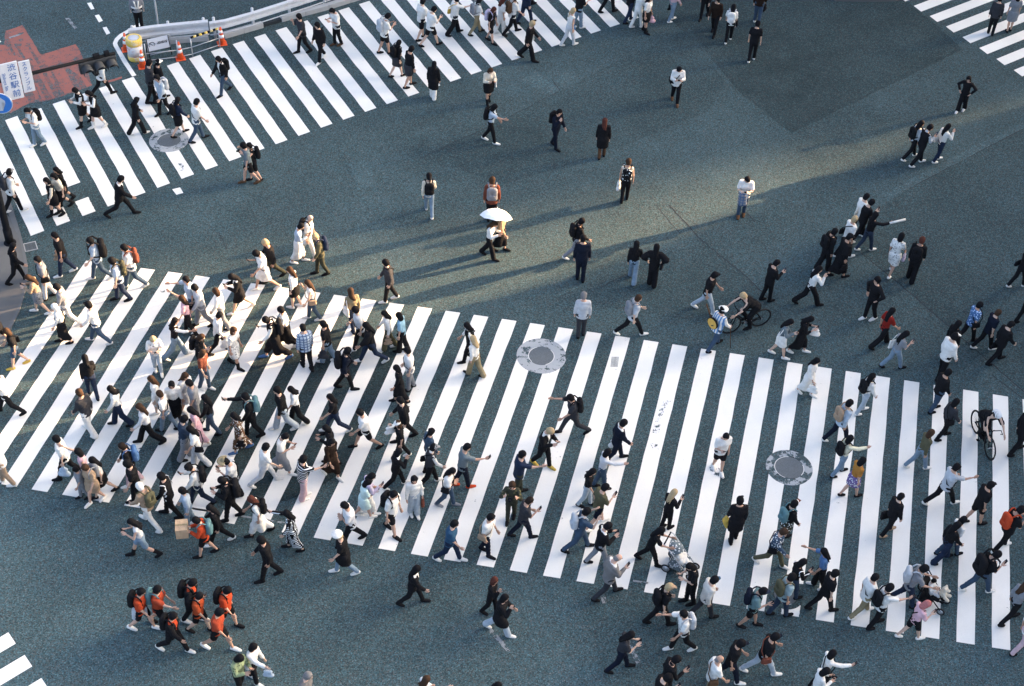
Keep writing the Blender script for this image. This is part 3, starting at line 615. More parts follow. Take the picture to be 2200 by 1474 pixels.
def skeleton(arm, st, rg, pose='walk'):
    K = {}; TH, SH = .43, .43; lead = rg.choice((0, 1))
    fw = lambda a: V3(0, math.sin(a), -math.cos(a))
    A, B = R(3.9*st + .5), R(2.6*st); kf, kb = R(3 + .8*st), R(4 + 4.6*st)
    legs = [None, None]
    if pose == 'walk':
        for s, (ta, ka) in ((lead, (A, kf)), (1-lead, (-B, kb))):
            x = -.085 if s == 0 else .085; h = V3(x, 0, 0); kn = h + fw(ta)*TH; an = kn + fw(ta-ka)*SH; legs[s] = [h, kn, an, (ta-ka)]
        pz = max(-legs[lead][2][2] + .075, -legs[1-lead][2][2] + .075 + .02*st*.5)
        y0 = (legs[0][2][1] + legs[1][2][1])/2 + .05
    elif pose == 'cycle':
        pz, y0 = .98, 0
        for s, (ta, ka) in ((0, (R(28), R(40))), (1, (R(62), R(95)))):
            x = -.10 if s == 0 else .10; h = V3(x, 0, 0); kn = h + fw(ta)*TH; an = kn + fw(ta-ka)*SH; legs[s] = [h, kn, an, 0.0]
    else:   # sit
        pz, y0 = .30, 0
        for s in (0, 1):
            x = -.09 if s == 0 else .09; h = V3(x, 0, 0); kn = h + fw(R(85))*TH*.8; an = kn + fw(R(20))*SH*.7; legs[s] = [h, kn, an, 0.0]
    o = V3(0, -y0, pz); K['P'] = o; K['pz'] = pz
    for s, nme in ((0, 'L'), (1, 'R')):
        h, kn, an, sa = [q + o if isinstance(q, np.ndarray) else q for q in legs[s]]
        pit = max(0.0, -sa - R(8)) if pose == 'walk' else 0.0
        toe = an + V3(0, .165*math.cos(pit*.9), -.165*math.sin(pit*.9) - .045); toe[2] = max(toe[2], .028) if pose == 'walk' else toe[2]
        K['leg'+nme] = (h, kn, an, toe)
    ln = {'walk': R(3 + .7*st), 'cycle': R(48), 'sit': R(-12)}[pose]
    if arm == 'g': ln += R(9)
    ux, u = V3(1, 0, 0), V3(0, math.sin(ln), math.cos(ln))
    K['C'] = o + u*.32; K['N'] = o + u*.53; nod = {'p': R(24), 'b': R(26), 'n': R(6), 'c': R(12)}.get(arm, R(4)) + R(rg.uniform(-4, 10))
    if pose == 'cycle': nod = R(-20)
    hu = V3(0, math.sin(ln+nod+R(8)), math.cos(ln+nod+R(8))); K['H'] = K['N'] + hu*.165; K['u'] = u
    K['hy'] = R(rg.uniform(-28, 28)); K['nod'] = ln + nod
    sw = R(3.2*st + 2)
    for s, nme in ((0, 'L'), (1, 'R')):
        sg = -1 if s == 0 else 1; S_ = K['N'] + V3(sg*.172, -.005, -.055)
        f = (-sw if s == lead else sw); ua = V3(sg*.13, math.sin(f), -math.cos(f)); fa = V3(sg*.03, math.sin(f+R(14+2*st)), -math.cos(f+R(14+2*st)))
        if arm == 'd': ua = V3(sg*.16, math.sin(f*.3), -1); fa = V3(sg*.08, math.sin(f*.3+.14), -1)
        if arm in 'pem rhw'.replace(' ', '') and s == 1:
            ua, fa = {'p': (V3(.18, .30, -1), V3(-.38, .85, .42)), 'e': (V3(.25, .9, -.25), V3(.15, 1, .08)), 'm': (V3(.25, .55, -.8), V3(-.35, .35, .95)), 'r': (V3(.2, .75, .35), V3(.1, .8, .65)), 'h': (V3(.15, -.1, -1), V3(.05, .45, -.9)), 'w': (V3(.2, .3, -1), V3(0, 1, .1))}[arm]
        if arm == 'b': ua, fa = V3(sg*.2, .32, -1), V3(-sg*.50, .85, .36)
        if arm == 'a': ua, fa = V3(sg*.4, .75, -.45), V3(-sg*.45, .55, .85)
        if arm == 'c': ua, fa = V3(sg*.25, .28, -1), V3(-sg*1.0, .45, .10)
        if arm == 'k': ua, fa = V3(sg*.75, -.15, -.8), V3(-sg*.45, .25, -.75)
        if arm == 'g': ua, fa = V3(sg*.1, .55, -.9), V3(-sg*.02, .95, -.12)
        if arm == 'y': ua, fa = V3(sg*.28, .75, -.62), V3(-sg*.05, .82, -.55)
        ua, fa = unit(ua), unit(fa); el = S_ + ua*.285; wr = el + fa*.245; K['arm'+nme] = (S_, el, wr, fa)
    return K

def torso(v, K, inf, w=1.0, full=True, low=0.0):
    P, C, N = K['P'], K['C'], K['N']; u = K['u']
    v.cap(P - u*(.02+low), P + u*.12, .112*w+inf, .100*w+inf, 1.36); v.cap(P + u*.12, C + u*.04, .098*w+inf, .118*w+inf, 1.36)
    v.cap(C + u*.02, N - u*.055, .118*w+inf, .085*w+inf, 1.45)
    sl, sr_ = K['armL'][0], K['armR'][0]; v.cap(sl + V3(.02, 0, 0), sr_ - V3(.02, 0, 0), .052+inf)
def lerp(a, b, t): return a + (b-a)*t
_fold = random.Random(3)
def part_mesh(name, v, vox, k, m, parent, clip=None):
    if name not in ('hair', 'shoe', 'boot') and vox > .025:     # cloth folds: slanting creases a hand apart
        a, b, c, d = (_fold.uniform(0, 6.3) for _ in range(4)); e = _fold.uniform(-1, 1); c0 = clip
        def clip(F, X, Y, Z):
            F = F + .0075*np.sin(46*Z + 16*e*X + 9*np.sin(9*X + a) + 5*np.sin(12*Y + b) + c)*(.55 + .45*np.sin(7*X + 6*Y + 5*Z + d))
            return c0(F, X, Y, Z) if c0 else F
    Vx, Q = v.mesh(vox, k, clip); return link(name, npmesh(name, Vx, Q), m, parent)

def person(loc, yaw, h, hair, top, bottom, shoe, arm, st, seed, pose='walk'):
    rg = random.Random(seed*7919 + 13); K = skeleton(arm, st, rg, pose); S_ = h/1.72
    female = hair[0] in 'lmpb'; wd = (.90 if female else 1.0)*rg.uniform(.95, 1.07)
    # --- body: one continuous surface
    v = Vol(); torso(v, K, -.004, wd); H = K['H']; hu = unit(H - K['N'])
    v.cap(K['N'] - hu*.05, K['N'] + hu*.07, .054, .050)
    Rh = rotz(K['hy']); fwd = unit(Rh@V3(0, math.cos(K['nod']*.5), -math.sin(K['nod']*.5))); sd = Rh@V3(1, 0, 0)
    v.cap(H + hu*.015, H - hu*.03 + fwd*.012, .094, .076, .82, 1.0, 1.12); v.cap(H + fwd*.098 - hu*.015, H + fwd*.098 - hu*.03, .014)
    for s in (-1, 1):
        v.cap(H + sd*s*.076 - fwd*.01, H + sd*s*.078 - hu*.03 - fwd*.01, .016)
        a = K['armL' if s < 0 else 'armR']; v.cap(a[0], a[1], .046*wd+.002, .037); v.cap(a[1], a[2], .037, .026)
        l = K['legL' if s < 0 else 'legR']; v.cap(l[0], l[1], .082*wd, .054); v.cap(l[1], lerp(l[1], l[2], .35), .054, .053); v.cap(lerp(l[1], l[2], .35), l[2], .053, .034); v.cap(l[2] + V3(0, -.03, -.035), l[3], .034, .028)
    Vx, Q = v.mesh(.030, .024); nb = len(Q); parts = [(Vx, Q)]; mi = [0]*nb
    for s in (-1, 1):
        _, el, wr, fa = K['armL' if s < 0 else 'armR']; zz = -fa; yy = unit(V3(0, 1, 0) - zz*zz[1]) if abs(zz[1]) < .9 else unit(V3(0, 0, 1) - zz*zz[2]); xx = np.cross(yy, zz)
        M_ = np.stack([xx, yy, zz], 1); hv = HV*np.array((s, 1, 1)); hf = HF if s > 0 else HF[:, ::-1]; parts.append((hv@M_.T + wr + fa*.01, np.concatenate([hf, hf[:, 2:3]], 1))); mi += [0]*len(hf)
    Rf = np.stack([sd, fwd, np.cross(sd, fwd)], 1)
    for (c, s_, k) in ((H + fwd*.088 + sd*.031 + hu*.012, (.020, .010, .010), 1), (H + fwd*.088 - sd*.031 + hu*.012, (.020, .010, .010), 1), (H + fwd*.084 + sd*.033 + hu*.033, (.028, .008, .006), 1), (H + fwd*.084 - sd*.033 + hu*.033, (.028, .008, .006), 1), (H + fwd*.082 - hu*.052, (.044, .012, .013), 2)):
        bv, bq = box_np(c, s_, Rf); parts.append((bv, bq)); mi += [k]*6
    VV, QQ, o = [], [], 0
    for a, q in parts: VV.append(a); QQ.append(q + o); o += len(a)
    VV, QQ = np.concatenate(VV), np.concatenate(QQ); tri = QQ[:, 2] == QQ[:, 3]
    me = bpy.data.meshes.new('person'); lens = np.where(tri, 3, 4); st_ = np.concatenate([[0], np.cumsum(lens)[:-1]]); msk = np.ones(QQ.shape, bool); msk[tri, 3] = False
    me.vertices.add(len(VV)); me.vertices.foreach_set('co', VV.astype(np.float32).ravel()); me.loops.add(int(lens.sum())); me.loops.foreach_set('vertex_index', QQ[msk].astype(np.int32))
    me.polygons.add(len(QQ)); me.polygons.foreach_set('loop_start', st_.astype(np.int32)); me.polygons.foreach_set('use_smooth', np.array([True]*nb + [False]*(len(QQ)-nb)))
    for m in (rg.choice(skin_m), dark_m, lip_m): me.materials.append(m)
    me.polygons.foreach_set('material_index', np.array(mi, np.int32)); me.update(calc_edges=True)
    root = link('person', me); root.location = loc; root.rotation_euler = (0, 0, yaw); root.scale = (S_, S_, S_)
    P, C, N, u, pz = K['P'], K['C'], K['N'], K['u'], K['pz']
    LL, LR = K['legL'], K['legR']
    along = lambda X, Y, Z: (Y-P[1])*u[1] + (Z-P[2])*u[2]        # height along the spine from the pelvis
    tp = top.split(':'); bt = bottom.split(':'); tk = tp[0]; bk = bt[0]
    tpat = tp[2] if tk in 'tsvdDcC' and len(tp) > 2 else ''; bpat = bt[2] if len(bt) > 2 else ''
    def skirt(name, hem, mm, wide, parent, up=.10, kk=.10):
        v = Vol(); v.cap(P + u*.12, P - V3(0, 0, .08), .108*wd+.012, .135*wd+.012, 1.36)
        for l in (LL, LR):
            kn, an = l[1], l[2]
            if pz - hem > .45: v.cap(l[0], kn, .11, .10*wide); v.cap(kn, lerp(kn, an, .95), .10*wide, .10*wide)
            else: v.cap(l[0], kn, .105, .095*wide)
        c = (LL[1] + LR[1])/2; v.cap(P - V3(0, 0, .1), c if pz-hem < .5 else (LL[2]+LR[2])/2, .14, .13*wide, 1.25)
        part_mesh(name, v, .030, kk, mm, parent, lambda F, X, Y, Z: np.maximum(np.maximum(F, hem - Z), along(X, Y, Z) - up))
    # --- lower garment
    mm = cloth(bt[1], bpat) if len(bt) > 1 else None
    if bk in ('p', 'w', 'h'):
        v = Vol(); v.cap(P - u*.03, P + u*.10, .112*wd+.018, .104*wd+.016, 1.36)
        for l in (LL, LR):
            if bk == 'p': v.cap(l[0], l[1], .086*wd+.022, .074); v.cap(l[1], lerp(l[1], l[2], .97), .073, .062)
            elif bk == 'w': v.cap(l[0], l[1], .088*wd+.020, .087); v.cap(l[1], lerp(l[1], l[2], .98), .087, .092)
            else: v.cap(l[0], lerp(l[0], l[1], .80), .088*wd+.020, .090)
        part_mesh({'p': 'trousers', 'w': 'wide_trousers', 'h': 'shorts'}[bk], v, .028, .022, mm, root, lambda F, X, Y, Z: np.maximum(np.maximum(F, along(X, Y, Z) - .13), .035 - Z))
    elif bk == 'k': skirt('skirt', pz - .36, mm, 1.12, root)
    elif bk == 'm': skirt('long_skirt', .22, mm, 1.0, root, kk=.06)
    # --- upper garment
    m1 = cloth(tp[1], tpat); inf = .022 if female else .031
    if tk == 'v': inf = .014
    if tk in 'jcC': inf = .034
    hem = {'t': -.10, 's': -.09, 'v': -.05, 'o': -.07, 'j': -.16, 'c': -.16, 'C': -.22, 'd': -.16, 'D': -.16}[tk]
    if not female and tk in 'ts': hem = -.13
    if bk == 'k' or bk == 'm': hem = min(.06, hem + .13)
    if tk == 'C': hem = -.24
    def sleeves(v, frac_u, frac_f, r, flare=0.0):
        for s in 'LR':
            a = K['arm'+s]; v.cap(a[0], lerp(a[0], a[1], frac_u), .050*wd + r, .040 + r + flare)
            if frac_f > 0: v.cap(a[1], lerp(a[1], a[2], frac_f), .040 + r, .030 + r)
    cut = lambda lowz, upz: (lambda F, X, Y, Z: np.maximum(np.maximum(F, lowz - along(X, Y, Z)), np.minimum(along(X, Y, Z) - upz, .25 - np.abs(X)*1.0)))
    v = Vol(); torso(v, K, inf, wd, low=.16)
    nm = {'t': 'tee', 's': 'shirt', 'v': 'vest_top', 'o': 'waistcoat', 'j': 'jacket', 'c': 'coat', 'C': 'cape_top', 'd': 'dress', 'D': 'long_dress'}[tk]
    if tk in 'td': sleeves(v, .72, 0, .020, .012)
    elif tk == 'D': sleeves(v, .95, .5, .018)
    elif tk in 'sj': sleeves(v, 1.0, .93, .014 + (.012 if tk == 'j' else .006))
    elif tk == 'c': sleeves(v, 1.0, .93, .030)
    elif tk == 'C': sleeves(v, 1.0, .55, .045, .03)
    F1 = cut(hem, .525)
    if tk == 'j':     # open front
        F0 = F1; F1 = lambda F, X, Y, Z: np.maximum(F0(F, X, Y, Z), np.minimum(.045 + .05*np.clip(along(X, Y, Z)-.2, 0, .4) - np.abs(X), Y - (P[1] + (Z-P[2])*u[1]) - .02 + 0*X)) if False else np.maximum(F0(F, X, Y, Z), -np.maximum(np.abs(X) - (.030 + .09*np.clip(along(X, Y, Z)-.18, 0, .4)), .03 - (Y - P[1] - (Z-P[2])*u[1]/u[2])))
    t_o = part_mesh(nm, v, .028, .022, m1, root, F1)
    if tk == 'j':
        v = Vol(); torso(v, K, .014, wd, low=.1); part_mesh('shirt', v, .03, .02, cloth(tp[2]), root, cut(-.06, .535))
    if tk == 'o':
        v = Vol()
        for s in 'LR':
            a = K['arm'+s]; v.cap(a[0], a[1], .050*wd+.014, .050); v.cap(a[1], lerp(a[1], a[2], .45 if female else .85), .050, .046)
        v.cap(N - u*.06, N + u*.005, .085, .06, 1.2); part_mesh('sleeves', v, .028, .02, cloth(tp[2]), root)
    if tk == 'c': skirt('coat_skirt', pz - .42, m1, 1.25, root, .12)
    if tk == 'd': skirt('dress_skirt', pz - .40, m1, 1.2, root, .06)
    if tk == 'D': skirt('dress_skirt', .24 if st > 1 else .14, m1, 1.0, root, .06, .07)
    # --- shoes
    boot = shoe.startswith('B:'); sm = cloth(shoe.split(':')[-1])
    for l in (LL, LR):
        v = Vol(); hl = l[2] + (l[2]-l[3])*.0 + V3(0, -.035, -.038); d = unit(l[3]-l[2]); heel = l[2] - V3(0, d[1], d[2])*.0 + V3(0, -.03, -.03)
        v.cap(heel, lerp(heel, l[3], .55), .052, .052, 1.0); v.cap(lerp(heel, l[3], .5), l[3] + d*.03, .052, .040, 1.12)
        if boot: v.cap(l[2] + V3(0, -.005, -.01), lerp(l[2], l[1], .42), .050, .066)
        part_mesh('boot' if boot else 'shoe', v, .026, .02, sm, root, lambda F, X, Y, Z: np.maximum(F, (.004 if pose == 'walk' else -9) - Z))
    if bk == 'h' and shoe == 'k' and st > 0 or (boot and False):
        pass
    # --- hair and hat
    hs, hc = hair.split(',')[0], (hair.split(',')[1] if ',' in hair else None); stl, hm = hs[0], hair_m[hs[1]]
    v = Vol(); fc = H + fwd*.115 - hu*.055
    big = rg.uniform(.0, .010)
    if stl == 'x': v.cap(H - fwd*.03 - hu*.01, H - fwd*.04 - hu*.05, .094, .075, .88)
    else:
        v.cap(H + hu*.034 - fwd*.018, H - fwd*.030 - hu*.03, .106+big, .094+big, .90, 1.0, 1.06)
        for _ in range(7):
            q = unit(V3(rg.uniform(-1, 1), rg.uniform(-1, 1), rg.uniform(.0, 1))); c_ = H + hu*.03 - fwd*.02 + q*.082; v.cap(c_, c_ + V3(rg.uniform(-.02, .02), rg.uniform(-.02, .02), -.02), rg.uniform(.022, .036))
    bk_ = -fwd
    if stl == 'm': v.cap(H + bk_*.025, H + bk_*.035 - hu*.12, .098, .088, 1.08)
    if stl == 'l':
        w_ = rg.uniform(-.05, .05); v.cap(H + bk_*.03, H + bk_*.05 - hu*.13, .095, .088, 1.05); nb2 = K['N'] + V3(0, -.075, -.01); v.cap(H + bk_*.05 - hu*.10, nb2, .080, .066, 1.15); tip = K['C'] + V3(w_, -.135, rg.uniform(.05, .16)); v.cap(nb2, tip, .064, .034, 1.35)
        for _ in range(6): q_ = rg.uniform(-.09, .09); v.cap(H + bk_*.06 - hu*.06 + sd*q_*.6, tip + V3(q_, rg.uniform(-.02, .03), rg.uniform(-.07, .10)), .040, .018)
    if stl == 'p': v.cap(H + bk_*.09 + hu*.03, H + bk_*.14 - hu*.06, .036, .034); v.cap(H + bk_*.14 - hu*.06, K['C'] + V3(.02, -.15, .16), .034, .018)
    if stl == 'b': v.cap(H + bk_*.07 + hu*.09, H + bk_*.085 + hu*.10, .044)
    frng = .028 if stl != 'x' else .0
    hmax = .02 if stl == 'x' else 9
    def hclip(F, X, Y, Z):
        d = np.sqrt(((X-fc[0])/1.0)**2 + (Y-fc[1])**2 + (Z-fc[2])**2) - .098
        dz = (X-H[0])*hu[0] + (Y-H[1])*hu[1] + (Z-H[2])*hu[2]
        F = np.maximum(F, -np.maximum(d, -9)); F = np.maximum(F, dz - hmax)
        if stl in 'sbxp': 
            dy = (X-H[0])*fwd[0] + (Y-H[1])*fwd[1] + (Z-H[2])*fwd[2]
            if stl != 'p': F = np.maximum(F, -.100 - dz)
        return F
    part_mesh('hair', v, .022, .018, hm, root, hclip)
    if hc:
        kind, hcol = hc.split(':'); v = Vol(); clipf = None
        top_ = lambda F, X, Y, Z: np.maximum(F, .022 - ((X-H[0])*hu[0] + (Y-H[1])*hu[1] + (Z-H[2])*hu[2]))
        hmm = cloth({'straw': 'khaki', 'blue2': 'blue2'}.get(hcol, hcol))
        if kind == 'cap':
            v.cap(H + hu*.032 - fwd*.012, H + hu*.02 - fwd*.014, .112, .112, .90, 1.02, 1.02); v.cap(H + fwd*.10 + hu*.036, H + fwd*.165 + hu*.026, .022, .018, 3.0, 1, 1); clipf = top_
        elif kind in ('buc', 'hat'):
            rb = .165 if kind == 'buc' else .205
            v.cap(H + hu*.05 - fwd*.01, H + hu*.06 - fwd*.01, .110, .106, .92, 1.0, .95); a_ = Vol()
            v.cap(H + hu*.045 - fwd*.01, H + hu*.045 - fwd*.01 + V3(0, 0, .002), rb/.85, rb/.85, .88, .95, .11); clipf = top_
        elif kind == 'ber': v.cap(H + hu*.085 - fwd*.01, H + hu*.095 - fwd*.03, .15, .14, 1.0, 1.0, .5)
        part_mesh({'cap': 'cap', 'buc': 'bucket_hat', 'hat': 'straw_hat', 'ber': 'beret'}[kind], v, .020, .012, hmm, root, clipf)
        if hcol == 'rw': box('peak', cloth('rust'), root, tuple(H + fwd*.16 + hu*.04), (.11, .10, .012), Matrix.Rotation(K['hy'], 4, 'Z'))
    return root, K, S_
# ------------------------------------------------------------------ things people carry (each a thing of its own, shared mesh data)
_bag = {}
def shared(key, fn):
    if key not in _bag: _bag[key] = fn()
    return _bag[key]
def vmesh(name, caps, vox, k=.02, clip=None):
    v = Vol()
    for c in caps: v.cap(*c)
    Vx, Q = v.mesh(vox, k, clip); return npmesh(name, Vx, Q)
def tube_me(name, segs, r, n=6):
    bm = bmesh.new()
    for s in segs: b_tube(bm, s, r, n)
    return bm_mesh(name, bm, True)
def inst(name, me, m, parent=None):
    o = bpy.data.objects.new(name, me); col.objects.link(o); o.parent = parent
    if not me.materials: me.materials.append(None)
    o.material_slots[0].link = 'OBJECT'; o.material_slots[0].material = m; return o
def me_backpack():
    def f():
        return vmesh('backpack', [((-.085, 0, -.14), (-.085, 0, .14), .085), ((.085, 0, -.14), (.085, 0, .14), .085), ((-.05, .0, .17), (.05, 0, .17), .075), ((-.08, -.02, -.15), (.08, -.02, -.15), .09)], .026)
    return shared('bp', f)
BP_STRAP = [(.10, .06, .20), (.125, .15, .285), (.135, .235, .27), (.14, .315, .16), (.145, .325, .0), (.155, .24, -.12), (.12, .08, -.18)]
CARRY = 'bags carried by people on the crossing'
def mat4(root, loc, rz=0.0, s=1.0):
    bpy_l = Matrix.Translation(root.location) @ Matrix.Rotation(root.rotation_euler[2], 4, 'Z') @ Matrix.Scale(root.scale[0], 4)
    return bpy_l @ Matrix.Translation(Vector(loc)) @ Matrix.Rotation(rz, 4, 'Z') @ Matrix.Scale(s, 4)
CN = dict(k='black', w='white', lgrey='pale grey', grey='grey', lav='lavender', brown='brown', char='charcoal', tan='tan', yellow='yellow', blue='blue', pink='pink', cream='cream', navy='navy', navyk='dark navy',
  olivek='camouflage', olive='olive', rust='rust red', teal='dark green', orange='orange', kfl='patterned', lblue='pale blue', card='brown')
def carry(code, root, K, label, seed):
    rg = random.Random(seed); kind, c = code.split(':'); m = cloth(c if c != 'kfl' else 'k', 'fl' if c == 'kfl' else ('cm' if c in ('olivek',) else '')); cn = CN.get(c, c)
    short = label.replace('person ', 'the person ', 1); C, P, N = K['C'], K['P'], K['N']; sg = rg.choice((-1, 1)); o = None
    def fin(o, what, cat): tag(o, (cn + ' ' + what + ' ' + short), cat, CARRY)
    if kind == 'bp':
        s = 1.28 if 'huge' in label or 'big' in label else (1.15 if 'bulging' in label or 'round' in label else 1.0)
        o = inst('backpack', me_backpack(), m); o.matrix_world = mat4(root, (C[0], C[1] - .205*(1 + (s-1)*.5), C[2] + .03), 0, s)
        pk = inst('pocket', shared('bpp', lambda: vmesh('pocket', [((-.07, -.075, -.10), (.07, -.075, -.10), .045), ((-.07, -.075, -.04), (.07, -.075, -.04), .04)], .022)), m, o)
        for k in (0, 1): inst('strap', shared('bps%d' % k, lambda: tube_me('strap', [[(x*(1 if k else -1), y, z) for x, y, z in BP_STRAP]], .021)), m if c != 'w' else cloth('lgrey'), o)
        fin(o, 'backpack worn by', 'backpack')
    elif kind in ('sb', 'tb'):
        big = kind == 'tb'; w_, h_, d_ = (.36, .36, .07) if big else (.27, .19, .085)
        def f():
            return vmesh('bag', [((0, -w_/2+.04, -h_/2+.04), (0, w_/2-.04, -h_/2+.04), d_*.55), ((0, -w_/2+.05, h_/2-.03), (0, w_/2-.05, h_/2-.03), d_*.38), ((0, -w_/2+.045, -h_/2+.04), (0, -w_/2+.05, h_/2-.03), d_*.45), ((0, w_/2-.045, -h_/2+.04), (0, w_/2-.05, h_/2-.03), d_*.45), ((0, 0, -h_/2+.04), (0, 0, h_/2-.03), d_*.6, d_*.5, 1, 2.2, 1)], .022)
        o = inst('tote_bag' if big else 'shoulder_bag', shared(kind, f), m)
        zt = P[2] - .0 + (.02 if big else .04); o.matrix_world = mat4(root, (sg*.245, P[1] - .03 + rg.uniform(-.06, .04), zt), rg.uniform(-.2, .2))
        dz = N[2] - zt + .0; yy = N[1] - P[1] + .03
        if big: inst('handle', shared('tbh%d' % sg, lambda: tube_me('handle', [[(0, -.10, h_/2-.03), (-sg*.03, .0, .40), (-sg*.06, .03, .47), (-sg*.03, .07, .40), (0, .10, h_/2-.03)]], .014)), m, o)
        else: inst('strap', shared('sbs%d' % sg, lambda: tube_me('strap', [[(0, .07, .07), (-sg*.10, .205, .22), (-sg*.27, .19, .40), (-sg*.37, .08, .485), (-sg*.31, -.05, .46), (-sg*.12, -.13, .26), (0, -.07, .07)]], .016)), m, o)
        fin(o, 'tote bag carried by' if big else 'shoulder bag worn by', 'bag')
    elif kind in ('hb', 'bc', 'pb', 'tu', 'bx'):
        sd_ = 'R' if rg.random() < .5 else 'L'
        _, el, wr, fa = K['arm'+sd_]; hp = wr + fa*.09
        if kind == 'hb': o = inst('handbag', shared('hb', lambda: vmesh('bag', [((0, -.10, -.10), (0, .10, -.10), .055), ((0, -.08, .05), (0, .08, .05), .04), ((0, 0, -.1), (0, 0, .05), .05, .045, 1, 2, 1)], .022)), m); off = -.19; inst('handle', shared('hbh', lambda: tube_me('handle', [[(0, -.06, .07), (0, -.05, .15), (0, 0, .19), (0, .05, .15), (0, .06, .07)]], .011)), m, o); fin(o, 'handbag held by', 'bag')
        if kind == 'bc':
            def f(): bm = bmesh.new(); b_box(bm, (0, 0, 0), (.10, .42, .30), None, .02); return bm_mesh('briefcase', bm)
            o = inst('briefcase', shared('bc', f), m); off = -.20; inst('handle', shared('bch', lambda: tube_me('handle', [[(0, -.07, .15), (0, -.06, .19), (0, .06, .19), (0, .07, .15)]], .014)), m, o); tag(o, 'black briefcase held by the person in black suit on a white stripe', 'briefcase', CARRY)
        if kind == 'pb': o = inst('carrier_bag', shared('pb', lambda: vmesh('bag', [((0, -.10, -.16), (0, .10, -.15), .075, .085), ((0, -.07, .02), (0, .08, .0), .05), ((0, 0, -.14), (0, 0, .06), .09, .045, 1, 1.5, 1), ((0, -.03, .05), (0, -.02, .17), .022, .014), ((0, .04, .05), (0, .02, .17), .022, .014)], .02)), m); off = -.17; inst('knot', shared('pbk', lambda: tube_me('knot', [[(0, -.02, .16), (0, 0, .185), (0, .02, .16)]], .012)), m, o); fin(o, 'carrier bag held by', 'bag')
        if kind == 'tu': o = inst('paper_tube', shared('tu', lambda: tube_me('paper_tube', [[(0, -.1, -.0), (0, .52, .05)]], .042, 12)), m); off = 0.0; inst('end_cap', shared('tuc', lambda: tube_me('end_cap', [[(0, .52, .05), (0, .53, .051)]], .045, 12)), cloth('tan'), o); _, el, wr, fa = K['armR']; hp = wr + fa*.09; tag(o, 'rolled white paper tube held out by a person in black', 'paper tube')
        if kind == 'bx':
            def f(): bm = bmesh.new(); b_box(bm, (0, 0, 0), (.42, .34, .36)); b_box(bm, (0, 0, .181), (.07, .345, .006)); return bm_mesh('cardboard_box', bm)
            o = inst('cardboard_box', shared('bx', f), m); off = 0.05; hp = (K['armL'][2] + K['armR'][2])/2 + V3(0, .24, 0); tag(o, 'brown cardboard box held by the person in orange jacket', 'box')
            def f2(): bm = bmesh.new(); b_box(bm, (0, 0, .186), (.05, .35, .004)); b_box(bm, (0, .172, .08), (.05, .004, .19)); return bm_mesh('tape', bm)
            inst('tape', shared('bxt', f2), cloth('khaki'), o)
        o.matrix_world = mat4(root, (hp[0], hp[1], hp[2] + off), rg.uniform(-.3, .3) if kind != 'bx' else 0, 1.25 if kind == 'hb' and c == 'w' else 1.0)
    elif kind == 'xb':
        s2 = sg; inst('cross_strap', tube_me('cross_strap', [[tuple(V3(x*s2, y, 0) + lerp(P, N, t)) for x, y, t in ((-.13, .02, 1.0), (-.02, .155, .72), (.12, .15, .30), (.19, .02, .10), (.10, -.14, .34), (-.04, -.13, .74), (-.13, .02, 1.0))]], .018), m, root)
    elif kind == 'hv':
        hw = cloth('w'); segs = [[tuple(V3(x*q, y, 0) + lerp(P, N, t)) for x, y, t in ((.15, .14, .12), (.10, .17, .55), (.13, .07, 1.0), (.07, -.165, .62), (.03, -.16, .14))] for q in (-1, 1)]
        segs.append([tuple(V3(.195*math.cos(a), .155*math.sin(a), 0) + P + V3(0, .0, .10)) for a in [2*math.pi*i/12 for i in range(13)]])
        link('harness', tube_me('harness', segs, .03), hw, root)
    elif kind in ('ja', 'sk'):
        v = Vol(); v.cap(P + V3(0, 0, .02), P + V3(0, 0, .05), .135, .13, 1.36)
        v.cap(P + V3(.05, -.10 if kind == 'ja' else .12, .0), P + V3(.03, -.14 if kind == 'ja' else .16, -.30), .09, .10, 1.5); v.cap(P + V3(.0, .15, .02), P + V3(.05, .17, -.20), .035, .03)
        part_mesh('tied_shirt', v, .028, .02, cloth('lgrey') if kind == 'ja' else cloth('grey', 'pl'), root)
def phone(root, K, arm, label, both):
    if both: hp = (K['armL'][2] + K['armR'][2])/2 + (K['armL'][3] + K['armR'][3])*.045 + V3(0, .03, .03)
    else: hp = K['armR'][2] + K['armR'][3]*.10 + V3(-.01, .02, .03)
    def f(): bm = bmesh.new(); b_box(bm, (0, 0, 0), (.078, .014, .155), None, .004); return bm_mesh('phone', bm)
    def f2(): bm = bmesh.new(); b_box(bm, (0, -.0078, 0), (.07, .003, .142)); return bm_mesh('screen', bm)
    o = inst('phone', shared('ph', f), M_black); inst('screen', shared('phs', f2), M_lens, o)
    o.matrix_world = mat4(root, tuple(hp)) @ Matrix.Rotation(R(-35), 4, 'X'); tag(o, 'dark phone held by ' + label.replace('person ', 'the person ', 1), 'phone', 'phones held by people')

